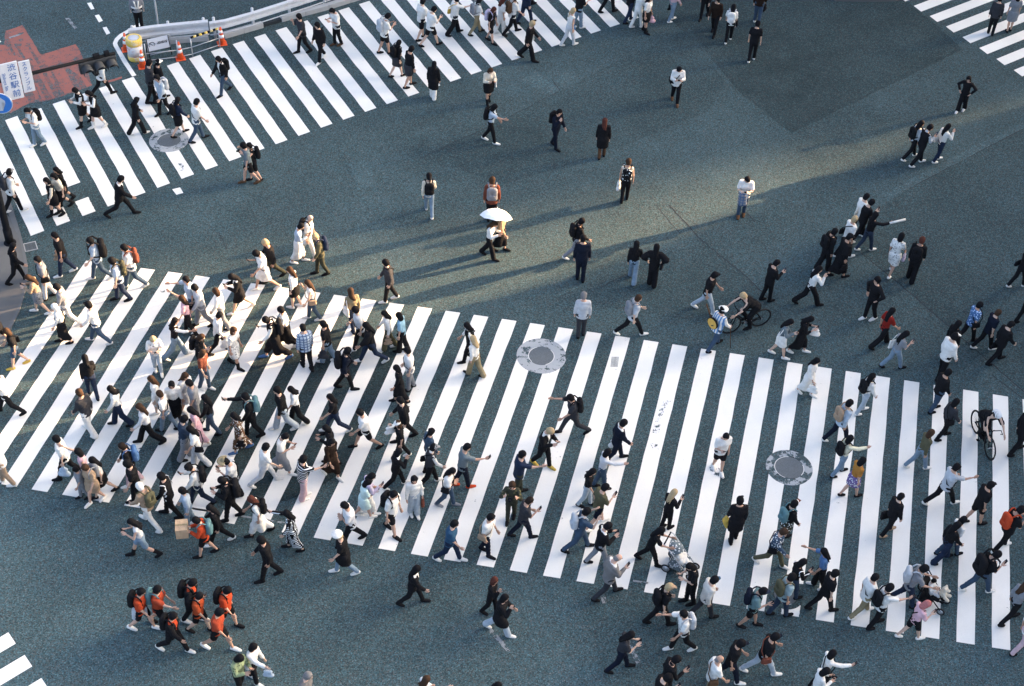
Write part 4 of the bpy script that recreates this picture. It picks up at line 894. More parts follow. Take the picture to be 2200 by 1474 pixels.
def ground_yaw(px, py, deg):
    a = at(px, py); b = at(px + 20*math.cos(R(deg)), py - 20*math.sin(R(deg))); d = b - a; return math.atan2(d.y, d.x) - math.pi/2
PEOPLE = '''222 205 20|sk|s:w|p:k|k|d7|bp:k|person in white shirt striding under the traffic signal
184 268 200|sk|o:k:w|k:k|B:k|b4||person in black vest, white sleeves and black boots, typing
212 274 200|mk|o:k:w|k:k|B:w|b3||person in black pinafore dress with white blouse, white socks
84 312 205|sk|t:w|p:ljean|w|b4|bp:k|person in white tee, pale jeans, near upper crossing's outer end
297 289 20|lk,cap:k|s:k|w:k|w|n7||person in black cap, black sweater, wide trousers, white shoes
328 218 15|sk|s:char|p:k|k|n5||person in charcoal hoodie beside orange cone
346 216 20|sk,cap:w|t:k|p:k|k|d4||person in white cap and black tee by the cones
354 246 205|sk|s:lblue|p:k|k|n5|bp:lgrey|person in pale blue shirt with clear rucksack
386 290 20|mk|s:navy|k:k|k|n5|bp:k|person in navy top and black skirt above small manhole
426 302 15|sk|t:w|p:jean|k|n7|xb:k|person in white tee and jeans stepping past small manhole
301 63 100 1.74|sk|s:grey|p:k|k|d0|hv:w|traffic guard person in white harness behind the guardrail
484 200 205|sk|j:k:w|p:jean|k|n5|bp:k|person in black jacket and blue jeans alone on stripes
652 113 195|sk|t:char|p:k|k|m3||person in charcoal tee drinking, near the guardrail kerb
690 130 215|sk|s:k|p:k|w|h4|sb:k|person in black shirt with white trainers near the kerb
724 97 200|sk|t:w|p:k|brown|b3||person in white tee and brown shoes close to kerb
827 115 15|sk|t:w|h:k|k|b5|bp:lgrey|person in white shirt, black shorts and long black socks
853 165 20|lk|s:k|k:char|k|n6|bp:k|long-haired person in black school blazer and skirt
879 186 15|sk|s:k|k:char|k|d5||short-haired person in black school blazer and skirt
931 211 60|lk|c:k|w:w|w|d3||person in long black coat and loose white trousers
905 84 20|sk|t:w|h:k|k|n5||person in white tee half hidden behind another white tee
924 99 20|sk|t:w|h:k|k|p7||person in oversize white tee, black shorts and sandals
975 74 15|sk|t:w|w:k|k|e6|sb:yellow|person in white tee carrying a yellow bag
1022 73 15|mk|t:w|p:khaki|k|n6|bp:grey|person in khaki trousers with grey rucksack
1054 91 340|mr|t:k|h:k|k|d3|bp:lav|person in black tee and shorts with lavender rucksack
1075 72 15|lr|t:w|w:w|w|n4||auburn-haired person in white among the upper crowd
1098 73 15|sk|t:w|p:k|k|n6|bp:brown|person in white tee with brown rucksack
1128 50 20|sk|s:navy|p:navy|k|n6||person in navy at the top of the stripes
1140 14 20|mk|s:k|p:k|k|n4||person in black at the frame's top, above blond head
1133 128 350|so|s:k|w:k|k|n7|tb:w|blond person in black suit with white tote
1241 60 15|sk|t:k|p:ljean|w|p4||person in black tee and pale jeans looking at phone
1221 98 20|po|v:w|p:wgrey|w|n6|hb:blue|fair-haired person in white dress with blue bag
1305 27 20|sk|s:k|p:k|k|n6||person in black whose legs cross the top edge
1350 47 20|sk|s:k|p:navy|k|n6||person in navy trousers behind white tracksuit
1368 59 20|sk|s:w|p:w|w|b4||person in white tracksuit at stripes' far end
1386 70 340|lk|t:w|k:k|B:k|d3|pb:pink|person in white tee, black skirt, holding pink bag
1442 45 20|mk|s:rose|p:ljean|w|n3|hb:k|person in pink checked shirt and pale jeans
1532 73 240|sk|s:brownk|p:k|k|n4||person in dark brown jacket at the top edge
1512 38 240|sk|s:k|p:k|k|n4||person in black behind dark brown jacket
1564 89 80|lk|t:w|p:k|w|n4|bp:w,sb:k|long-haired person with white rucksack seen from behind
1625 50 80|sk|s:brownk|p:jean|w|n4|hb:k|person in brown jacket and blue jeans at the top edge
1614 130 75|sk|t:k|p:k|w|d3||person in black with white trainers on dark asphalt
1449 220 275|sk|s:w|p:k|brown|b5|xb:k,sb:k|person in white shirt walking toward viewer with satchel
2127 73 80|sk|s:char|p:k|k|d1||person in charcoal standing on the upper-right stripes
2166 67 110|mk|d:grey|n|k|d2||person in grey dress on the upper-right stripes
2063 239 230|lk|s:k|w:k|w|k4||person in all black, elbows out, below upper-right stripes
33 455 20|sk,cap:grey|s:w|p:k|w|n4|bp:char|person in grey beanie with rucksack beside lamp post
143 437 200|lk|s:k|k:k|B:k|n5||long-haired person in black coat and skirt, bare knees
139 451 200|mk|t:cream|k:k|B:k|n5||person in cream top and black skirt, middle of three
122 464 200|mk|o:k:cream|k:k|B:k|n5|hb:pink|person in black waistcoat with pink bag, nearest lamp post
262 464 5|sk|j:k:w|p:k|k|n9||person in black suit taking a long stride
39 607 10|lk|s:k|p:k|k|n6|hb:k|person in black leather outfit on the pavement
106 640 190|sk|t:grey|p:wgrey|k|d4|sb:k|person in grey tee and pale trousers by drain grate
143 589 190|sk|t:k|p:navy|w|d6|hb:tan|person in black tee carrying a tan bag
218 600 190|sk|t:lblue|p:jean|w|n6|bp:k|person in blue tee with big dark rucksack
263 645 190|sk|t:lblue|p:navy|k|d5|bp:olivek|person with camouflage rucksack and navy trousers
290 617 190|sk|t:w|p:jean|w|n6|bp:rust|person in white with rust red rucksack
90 672 180|ln|s:tan|k:grey:fl|w|b5||curly-haired person in tan top and dark floral skirt
150 698 185|sk|s:grey|p:w|w|n7||person in grey shirt and white trousers at crossing's corner
140 736 185|mw|o:w:w|m:k|k|n3|sb:k|white-haired person in white top and black skirt
215 736 175|sk,cap:k|s:w|p:jean|w|h8|hb:char|person in white top and jeans striding, bag tucked behind
8 745 180|lr|s:k|h:k|k|n5||orange-haired person cut by the left edge
42 787 190|mn|t:k|h:jean|yellow|n6|sb:k|person in denim shorts and yellow sandals
24 888 178|sk|s:w|p:k|k|h7|hb:tan|person in white shirt and black trousers at left edge
201 851 110|lk|s:k|p:navy|k|n5||long-haired person in black jacket, back to viewer
408 718 180|ln|t:pink|p:k|k|r4|sb:k|person in pink top pointing an arm out
341 800 280|mo|t:w:gr|p:lljean|w|b2||fair-haired person in printed tee and pale jeans
380 768 10|lk|o:k:w|w:ljean|w|e8||person in black vest with white sleeves, wide stride
418 683 190|sk|t:lblue|p:jean|w|e5||person in pale blue tee and jeans gesturing
438 700 190|sk|s:lgrey|p:grey|k|n5||person in light shirt and grey trousers near stripes' top
480 705 175|mn|s:w|w:grey|k|n5||person in white blouse and grey trousers carrying a jacket
472 757 10|sk|s:w|p:k|k|h7|pb:w|person in white shirt, black trousers, trailing white shoe
520 668 190|lk|j:k:w|k:k|w|b6||person in black blazer, pleated skirt, arms forward
572 622 190|sk|d:w|n|w|p8|xb:k|person in short white dress texting
588 601 190|so|s:k|p:olivek|k|n6||blond person in black jacket, olive trousers
643 563 0|bk|s:lblue|m:w|w|b5||person in denim shirt and flowing white skirt
664 548 350|xg|t:w|p:w|w|d5|bp:k|grey-haired person in white with black rucksack
690 589 190|so|s:olive|p:olivek|k|n5|bp:navy|person in olive with navy rucksack
506 787 340|mn|d:w:fl|n|B:k|d5||person in white floral dress and black boots
436 800 350|mn|t:k|p:k|k|p3|bp:k|person in black tee holding a phone above red top
443 836 340|ln|t:rust|p:jean|w|n4||long-haired person in rust red top and jeans
406 887 330|ln|d:wgrey|n|w|d2||long-haired person in pale grey dress
381 903 280|lk|s:w|m:k|k|d3||person in white blouse and long black skirt
424 905 190|sk|t:grey|p:grey|k|n3||person in grey tee deep in the crowd
457 930 175|lk|s:k|p:jean|k|n6||long-haired person in black top, jeans, mid crowd
618 744 185|bk|t:w|m:k|w|n6|sb:lgrey|person in white tee, black skirt, grey belt bag
595 769 185|sk|o:k:w|m:k|blue|p6|bp:k|person in black pinafore with blue shoes and phone
635 660 170|ln|s:w|k:k|w|n4||long brown-haired person in white blouse, black shorts
673 686 185|ln|v:w|p:jean|w|m4|sb:tan|person in white vest top and jeans shading eyes
660 791 120|sk|s:lblue:pl|p:k|k|d2||person in blue plaid shirt, black trousers
705 777 170|sk|t:k|w:ljean|w|d5|pb:char|person in black tee, pale jeans, dark sack
743 835 5|sk|s:navyk|p:k|k|n5|bp:k|person in dark navy with round black rucksack
760 708 120|ln|s:khaki|p:navy|k|n4|tb:w|person in mustard cardigan with white tote
837 646 185|sk|j:char:k|p:k|w|n5|sb:k|person in charcoal leather jacket on sunlit asphalt
835 750 185|lk|s:w|w:olive|w|n5|hb:tan|person in white shirt and olive trousers with tan bag
776 748 185|sk|t:lgrey|p:k|w|n4|xb:k|person in light tee with dark strap, among stripes
800 778 185|lk|C:k|p:navy|w|n7||person in black cape top and navy jeans
864 755 170|mk|t:aqua|w:k|k|d4|hb:k|person in sky blue tee and black trousers
880 836 185|sk|t:w|p:grey|k|n3|xb:k|person in white tee hidden behind black figure
860 864 185|mk|D:k|n|k|n4||person in long black dress walking in line
1009 775 185|lk|o:k:w|p:k|k|n5|sb:k|person in black vest beside fair-haired companion
1020 807 150|lo|s:w|w:khaki|k|n4|hb:k|fair-haired person in white top, wide khaki trousers
922 460 95|pk|s:cream|p:ljean|w|n5|bp:k|ponytailed person in cream jacket with black rucksack
1055 476 90|sn|s:rust|p:k|k|d3|bp:grey|person in rust top with grey rucksack behind parasol
1050 553 345|ln|s:w|w:k|k|b5||long-haired person in white blouse under white parasol
1074 538 345|ln|s:tan|m:k|k|n3||person in tan top sharing the white parasol
1192 317 330|sk|s:navyk|p:navyk|k|m5|bp:k|person in navy with black rucksack on open asphalt
1292 338 85|lr|c:k|p:brown|k|d3||red-haired person in black coat seen from behind
1049 222 300|ln|s:cream|k:k|B:k|b4|tb:w|long-haired person in cream blouse, black skirt
1053 305 350|mk|t:lblue|p:k|w|e6|bp:k|person in blue tee, white shoes, arm swung out
538 393 190|sk|t:grey2|h:k|brown|d5||person in grey tee, dark shorts and sandals
548 388 190|bk|v:k|h:k|k|a3|bp:k|person with hair bun aiming a camera
1341 431 85|sn|v:cream|p:k|k|d4|bp:kfl,hb:w|brown-haired person with patterned rucksack and white parcel
1235 553 5|sk|s:k|p:grey|w|n7|bp:k|person in black jacket, grey trousers, kicked-back foot
1246 601 90|sk|s:navyk|p:navyk|k|d1||person in dark navy seen squarely from behind
1358 603 80|lk|s:k|w:ljean|k|n4||long-haired person in black with pale grey jeans
1400 613 80|lk|C:k|w:k|k|k3|sb:k|person in loose black outfit, elbow out
1591 464 265|sk|t:w|p:jean|brown|b3|sk:grey|person in white tee with plaid shirt round waist
1811 552 15|so|t:w|p:k|w|n6|sb:k|person with bleached crop, white tee, black bag
1836 505 15|sk|t:w|p:k|w|n6||dark-haired person in white tee, black trousers
1798 594 10 1.78|sk,cap:k|C:k|m:k|k|n4|hb:k|tall person in black hat, cloak and skirt
1768 580 15|sk|s:k|w:k|k|n4|bp:k|person in black, rucksack, just behind black cloak
1843 515 15|sk|s:k|p:k|w|p7|tb:cream|person in black shirt with cream tote
1857 538 15|lk|s:k|p:jeank|w|e5|tu:w|person in black holding a rolled white tube
1912 588 50|mk|d:w:fl|n|w|n5|hb:lav|curly-haired person in white patterned dress
1955 602 65|sr|s:k|w:k|k|n4|bp:k|auburn-haired person in black with piped rucksack
1953 341 15|lk|s:lgrey|p:k|w|n7|bp:k|long-haired person in grey top with black rucksack
1969 354 15|sk|o:k:lgrey|p:k|w|p6||person in black vest, grey sleeves, lifting phone
2012 346 15|lk|s:w|p:navy|w|m5|tb:w|person in white blouse with large white tote
2183 616 20|lk|s:k|p:k|w|n6|sb:k|person in black with white shoes at right edge
2195 694 20|mr|s:k|p:k|k|n4||person in black cut by the right edge
1247 721 90|sg|s:lgrey|p:char|k|d2||grey-haired person in pale shirt, back to viewer
1353 720 10|sn|t:lgrey|p:k|w|n8|bp:grey|brown-haired person in grey tee striding off stripes
1513 669 350|sk,cap:k|t:k|p:lljean|w|n6||person in black cap, black tee and bleached jeans
1646 646 15|sk|s:k|p:k|k|p4||person in black behind the cyclist, checking phone
1533 748 30|sk,buc:w|s:w:st|p:jean|k|n6||person in white bucket hat and striped shirt with banjo
1671 765 350|lk|s:grey2|k:w|w|p6|tb:w|person in grey cardigan with white tote, chunky trainers
1713 757 350|lk|D:k|n|w|b4|pb:w|person in short black dress with white bag
1733 655 5|lk|s:w|w:k|k|m8||long-haired person in white blouse and black flares
1730 847 330|lk|D:w|n|w|n5|hb:w|long-haired person in flowing white dress
1865 686 200|sk|s:k|p:k|w|k3||person in black with face mask and hand on hip
1889 744 15|lk|t:rust2|w:k|k|n7||person in red tee and wide black trousers
1915 791 10|lk|t:grey|p:ljean|k|p7|tb:w|person in grey tee and jeans with white tote
2030 775 20|lk|s:k|w:k|k|d4||long-haired person in black above white sack
2018 812 20|sk,cap:w|s:w|p:k|k|n4||person in white hooded top below black coat
2005 882 15|sk|s:k|p:jean|k|n4||person in black jacket and blue jeans at stripe end
2073 733 15|sk|t:blue:fl|p:k|k|n7|sb:k|person in blue floral shirt
2110 750 10|sn|t:navyk|p:k|w|n7||brown-haired person in navy tee, long stride
2136 778 15|sk|s:k|p:k|k|n6|hb:k|person in black trailing navy tee companion
1849 886 15|lk|s:w|p:lljean|w|n5|bp:k|person in white with black rucksack, pale trousers
1796 948 15|sk|s:lblue|p:navyk|w|n8|bp:tan|person in pale blue shirt with beige rucksack
1800 1019 15|mk|s:cream2|p:ljean|k|e6|bp:k|person in cream sweater with arm flung out
1824 1066 15|mk|t:ochre|k:purple:fl|k|n6||person in ochre top and purple patterned skirt
1905 1146 20|sk|s:k|p:k|tan|d5|bc:k|person in black suit carrying briefcase
2023 941 15|mk|s:char|p:k|k|n6|sb:k|person in charcoal jacket with flapping bag
1968 1006 10|mn|s:olive|p:ljean|w|n7||person in olive jacket and blue jeans
2018 1084 15|sk|t:lgrey|p:k|w|e8|xb:k|person in grey shirt stretching an arm forward
2180 972 20|sk|j:k:w|p:k|k|n5||person in black suit at the right edge
2090 1124 10|sk,cap:k|t:k|h:k|k|n5||person in black cap and shorts near right edge
2148 1180 15|sk|t:k|p:k|w|b6|bp:orange|person in black with orange rucksack
2035 1192 15|lk|t:w|p:jean|k|n5||long-haired person in white top behind dark blouse
2021 1205 15|lk|s:k|w:navy|k|n7||person in black blouse and navy flared jeans
2096 1271 10|sk|t:k|p:jean|w|p7|bp:k|person in black tee, huge black rucksack, jeans
1939 1297 350|sk|t:grey|p:navy|k|g6|bp:lgrey|person in grey tee pushing the black pushchair
1847 1321 15|sk|t:w|p:khaki|w|n6|xb:k|person in white tee, khaki trousers by stripe end
1878 1344 15|sk|t:w|p:k|k|e4|bp:k|person in white with black rucksack raising phone
1952 1371 10|mi|t:pink|h:k|w|p6|xb:k|pink-haired person in pink top and black shorts
2165 1335 20|ln|s:grey|p:k|k|n8||brown-haired person in grey top at right edge
2188 1398 20|mk|t:w|p:rose|k|n6||person in white top, pink trousers at corner
15 1040 180|sn|s:w|p:tan|w|n5||person in tan trousers cut by left edge
195 931 150|sn|s:char|w:w|w|n6||person in charcoal shirt and baggy white trousers
262 913 185|lk|s:w|w:navy|k|n6||person in white blouse and wide navy trousers
150 1025 185|sk|t:w|p:k|k|d7|pb:lblue|person in white tee with pale carrier bag
192 1050 190|mk|v:pink|p:jean|w|r3||small person in denim dungarees raising an arm
181 1070 200 1.3|sk|t:grey|p:grey|k|n2||short person hidden behind tan shirt
207 1079 220|sn|t:tan|k:tan|w|n4|bp:grey|person in tan shirt and shorts with grey rucksack
226 1063 190|lk|v:w|k:k|k|n6||person in black skirt beside tan shirt
288 1040 190|sd|s:k|p:rose|w|n4|bp:blue|person in black jacket, blue rucksack, bent forward
299 1082 190|sk|t:k|p:k|k|n5||person in black tee beside white-haired walker
326 1130 150|sw|s:tan|p:w|w|n7|bp:olive|white-haired person in tan coat with green rucksack
370 1108 175|sk|s:k:tr|p:k|k|n4||person in black tracksuit with white shoulder stripes
324 952 185|ln|s:wgrey|w:k|k|n7||wavy-haired person in pale shirt and black flares
364 925 170|bn|t:w|p:ljean|k|n6|xb:k|person in white top with dark cross strap
344 893 190|ln|s:w|k:w|w|d3||long-haired person in white at crowd's edge
430 956 190|lk|D:pink|n|w|d3||person in long pale pink dress
402 985 10|sk|t:jeank|w:grey|k|m4||person in denim blue top, hand to face
430 1000 185|lk|t:w|w:lgrey|k|n6|sb:k|person in white tee with dark strap, grey skirt trousers
432 1082 185|sk|s:w|p:navy|k|p6|bp:k|person in white shirt, black rucksack, navy trousers
410 1130 190|pk|s:lblue|p:ljean|w|n4||long-ponytailed person in denim jacket
445 1192 185 1.6|sk|s:orange|h:k|k|b6|bp:teal,bx:card|person in orange jacket carrying a cardboard box
474 1167 185|lk|s:k|p:k|w|n7||person in black behind orange jacket with box
506 1070 175|sk,hat:straw|t:lgrey|w:k|k|b3|sb:k|person in straw hat and pale shirt
500 1114 185|sk|s:k|p:k|k|b5|bp:k|person in black jacket, bulging black rucksack, below straw hat
520 968 190|lk|D:brown:fl|n|blue|n5|hb:k|curly-haired person in brown patterned dress, blue shoes
544 936 190|sk|s:k|p:k|k|e4|bp:teal|person in black holding phone out, green rucksack
612 922 190|sk|s:k|w:lljean|w|d5||person in black jacket and baggy pale jeans
640 910 185|lk|t:w|w:k|w|n6||long dark-haired person in white tee, black flares
607 1012 350|bk|t:w|m:grey|w|b6||person with hair bun in grey pinafore holding blue phone
570 1040 10|sk|t:w|p:wgrey|w|n7||person in white tee jogging, white trainers
655 1070 20|sk|t:k:hs|w:rose|w|e2||person in striped knit tee pointing a phone
723 927 185|lk|t:k|p:navy|w|n7||person in black tee and dark jeans leaning back
714 995 185|mk|s:k|k:k|k|b3||person in black with open collar mid group
712 1023 320|mk|D:brownk|n|w|n5||person in dark brown dress, white shoes, bare legs
560 1147 185|lr|t:w|m:w|k|n5|bp:k|auburn-haired person in white with trailing pale skirt
632 1180 180|lk|s:k:ck|m:k:ck|k|e5||person in checked cardigan and checked skirt filming
788 962 185|sk|t:w|h:k|k|n7||person in white tee, black shorts, dark socks
870 944 185|sk|s:k|p:k|k|n6|sb:k|person in black with black bag behind white cap
862 985 185|mn,cap:w|t:k|p:k|w|m4|hb:w|person in white cap and black tee
850 1046 10|mk|j:k:w|p:k|w|m7||curly-haired person in black suit striding
921 1008 20|pk|s:jean|p:k|k|n3||ponytailed person in denim behind varsity shirt
922 1042 15|sk,cap:grey|o:char:w|p:k|w|n6|sb:k|person in grey cap, dark vest, white sleeves
993 1045 10|sk|t:grey2|p:navyk|orange|e4||person in grey polo pointing, orange shoes
960 1086 350|lk|t:w|p:jean|grey|c5|sb:k|long-haired person in white tee and blue jeans
890 1107 290|mk|s:w|w:lljean|w|d3|hb:rust|person in white cardigan and pale jeans, red bag
842 1145 330|sk|t:w|h:k|k|d5|bp:k|person in white shirt, black shorts, black rucksack
790 1104 10|mk|s:lav|m:w|w|p4||person in lilac top behind mint dress
783 1110 10|mk|d:mint|n|w|p4||person in mint dress beside white tee
757 1166 190|sk|t:wgrey|p:k|k|c5||person in pale tee and black trousers, arms folded
742 1231 185|so,ber:w|d:k|p:ljean|w|n5||person in white beret and black tunic dress
1165 1001 330|so|j:k:w|p:k|yellow|b5||curly fair-haired person in black jacket, yellow shoes
1320 990 10|sk|j:navyk:w|p:navyk|k|n7|pb:w|person in navy suit carrying white bag
1112 1062 10|sk|t:navy|p:olivek|k|e3||person in navy tee above camouflage jacket
1097 1116 260|mn|s:olivek:cm|p:olivek|k|a3||person in camouflage jacket holding up a camera
1121 1154 10|sd|t:char|p:navyk|k|p7||dark-haired person in charcoal tee and black jeans
1290 1048 5|mk|s:wgrey|p:jean|k|e4||person in pale blouse raising a hand
1258 1086 350|lk|t:k|p:lljean|k|n4||person in black top and bleached jeans near camouflage tee
1280 1131 20|sk|t:olive:cm|h:navyk|w|p5||person in camouflage tee and dark shorts
1240 1181 5|sk|t:jean|p:jean|k|a7|bp:lgrey|person in denim blue with grey rucksack photographing
1284 1212 10|sk|j:k:w|p:grey|k|b6||person in black blazer and grey trousers texting
1302 1281 15|xg|j:grey3:w|p:char|k|p6||balding person in grey suit
1431 1134 30|lo|s:k|p:k|k|p3||long fair-haired person in black holding phone aloft
1392 1209 350|lk|t:k|p:k|k|g7||person in black pushing the grey pushchair
1478 1295 190|mk|t:k|p:k|k|b3||person in black tee and jeans behind fair cap
1414 1341 10|so,cap:tan|t:k|p:k|k|n7|bp:k|person in fair cap, black tee, striding below stripes
1462 1396 190|sk|t:w:gr|p:k|w|e7|bp:lgrey|person in printed white tee with grey rucksack
1541 1012 290|sk|t:w|h:k|w|p2||person in white shirt, black shorts, alone on stripe
1574 1160 100|sk,cap:char|c:k|p:k|k|n4|pb:yellow|person in black coat with yellow carrier bag
1680 1163 20|sk,cap:rw|s:k|k:olivek:fl|k|n4|bp:teal|person in red and white cap
1653 1214 340|sn|s:jean:fl|p:olive|w|n7|sb:k|person in patterned blue shirt with black shoulder bag
1695 1285 15|mk|s:k:tr|p:jeank|k|p5||person in striped-sleeve top taking a selfie
1672 1322 15|sk|t:mint2|p:jeank|k|n4|bp:olive|person in grey green waistcoat, olive rucksack
1608 1345 350|sk,cap:navy|t:teal2|h:k|k|p6|bp:navyk|person in dark cap, teal tee and black shorts
1508 1325 10|sk,cap:blue2|s:cream3|p:char|k|n6||person in blue cap and cream shirt
1756 1262 170|lk|t:blue|w:k|w|e5||long-haired person in blue blouse, black trousers
1762 1311 10|sk|t:k|p:k|k|d7||person in black tee with face mask
1329 1439 5|lk|t:char|p:navyk|k|b6||long-haired person in charcoal tee below stripes
1425 1500 10|sk|o:k:k|p:k|k|p4||person in black waistcoat at bottom edge
1408 1535 10|sk|t:k|p:k|k|p3||dark-haired person cut by bottom edge, below waistcoat
1520 1495 10|xg|t:w|p:khaki|w|n5|sb:brown|balding person in white tee at bottom edge
1561 1461 355|sk,cap:navyk|t:k|p:navyk|w|n5||person in dark baseball cap and black tee
1631 1447 5|sk,cap:navyk|t:k|p:lljean|w|n8|sb:rust|person in backwards cap, black tee, bleached jeans
1760 1478 10|mk|s:w|p:k|k|e5|sb:k|person in white shirt extending phones
1742 1512 5|mk|s:w|w:k|k|b4||person in white shirt with camera at bottom edge
312 1195 185|lk|v:wgrey|h:ljean|B:k|b9||long-haired person in denim shorts and dark boots
347 1345 350|sk|t:orange2|h:k|k|e5|bp:teal|person in orange tee reaching an arm out
310 1351 350|sk|t:orange|h:k|w|n6|bp:k,ja:lgrey|person in orange tee with grey jacket at waist
376 1398 345|sk|j:k:orange|p:k|w|n7|bp:k|person in black jacket over orange, white shoes
418 1334 350|sk|j:k:orange|p:k|w|p5|bp:k|person in open black jacket over orange, with phone
432 1356 350 1.66|sk|t:orange3|h:k|k|n6|bp:k|person in orange tee in middle of team
491 1346 345|sk|t:orange|h:k|k|n6|bp:k|person in orange tee leading the team
473 1394 345 1.78|sk|t:orange2|h:k|w|n7||person in orange tee nearest, black shorts
580 1242 190|sk|s:k|p:k|k|n7||hooded person in all black below stripes
886 1297 0|lk|j:k:w|p:k|k|n6|hb:k|person in black trouser suit with handbag
1054 1318 340|mr|s:k|p:k|k|m3||red-haired person in black just behind black coat
1071 1358 350|mk|c:k|w:lljean|w|m6||dark-haired person in black coat over bleached jeans
965 1204 350|sk|t:blue2|p:navy|w|n7|hb:tan|person in blue shirt and navy jeans jogging
1045 1190 340|sk|t:w|p:navyk|k|n4|sb:tan|person in white shirt with beige cross-body pouch
520 1488 330|mk|s:lime:fl|p:k|k|b3|tb:w|person in green patterned shirt
549 1464 340|mk|s:w|p:k|w|e3|hb:lblue|person in white shirt holding pale blue bag
660 1530 340|sg|s:grey3|p:jean|k|n5||grey-haired person in brown-grey jacket at bottom edge
908 1536 20|ln|s:wgrey|p:k|k|e5||long-haired person in pale blouse at bottom edge
1057 1546 10|mk|s:k|p:k|k|n5||dark-haired person barely showing at bottom edge
1230 931 185|sk,cap:k|t:char|p:char|k|e8|bp:k|person in black cap and charcoal clothes below the pale-collared manhole
'''
made = {}
for i, ln in enumerate(PEOPLE.strip().split('\n')):
    q, hair, top, bot, shoe, arm, ext, label = ln.split('|'); q = q.split()
    rg = random.Random(i*31 + 5); female = hair[0] in 'lmpb'
    h = float(q[3]) if len(q) > 3 else (rg.gauss(1.605, .035) if female else rg.gauss(1.715, .04))
    px, py = float(q[0]), float(q[1]); st = int(arm[1:]) if len(arm) > 1 else 5
    root, K, S_ = person(at(px, py), ground_yaw(px, py, float(q[2])), h, hair, top, bot, shoe, arm[0], max(1.0, st*.80 + rg.uniform(-1.6, 1.1)) if st > 1 else st, i)
    tag(root, label, 'person', 'people crossing on foot'); made[label] = (root, K)
    for e in [x for x in ext.split(',') if x]: carry(e, root, K, label, i)
    if arm[0] in 'pbe' and not any(x in ext for x in ('bx', 'tu')) and (arm[0] != 'e' or any(s in label for s in ('phone', 'film', 'point'))) and 'parasol' not in label and 'camera' not in label: phone(root, K, arm[0], label, arm[0] == 'b')
# ------------------------------------------------------------------ single things
# parasol
rt, K = made['person in tan top sharing the white parasol']; hp = K['armL'][2]
o = empty('parasol', (0, 0, 0)); pc_ = at(1064, 455, 1.70); o.matrix_world = Matrix.Translation((pc_.x, pc_.y - .26, 1.22)) @ Matrix.Rotation(R(-27), 4, 'X') @ Matrix.Rotation(R(5), 4, 'Y') @ Matrix.Translation((0, 0, -1.22)); tag(o, 'white parasol held over two long-haired people', 'parasol')
nr = 8; V, Q = [], []
prof = [(0, 1.86), (.16, 1.845), (.32, 1.79), (.45, 1.70), (.53, 1.60)]
for r, z in prof:
    for k in range(nr*2):
        a = math.pi*k/nr; rr = r*(1.0 if k % 2 == 0 else .955); V.append((rr*math.cos(a), rr*math.sin(a), z + (0 if k % 2 == 0 else .012)))
m_ = nr*2
for i in range(len(prof)-1):
    for k in range(m_): Q.append((i*m_+k, (i+1)*m_+k, (i+1)*m_+(k+1) % m_, i*m_+(k+1) % m_))
n0 = len(V); V += [(x, y, z-.008) for x, y, z in V]; Q += [tuple(n0+x for x in q[::-1]) for q in Q]
link('canopy', pymesh('canopy', V, Q), plain('parasol_cloth', (.80, .79, .76), .8, .04), o)
for k in range(nr): a = 2*math.pi*k/nr; tubes('rib', M_steel, o, [[(r*math.cos(a), r*math.sin(a), z-.012) for r, z in prof[1:]]], .006, 5)
tubes('shaft', M_steel, o, [[(0, 0, 1.0), (0, 0, 1.93)]], .011); tubes('handle', M_black, o, [[(0, 0, .93), (0, 0, 1.08)]], .02)

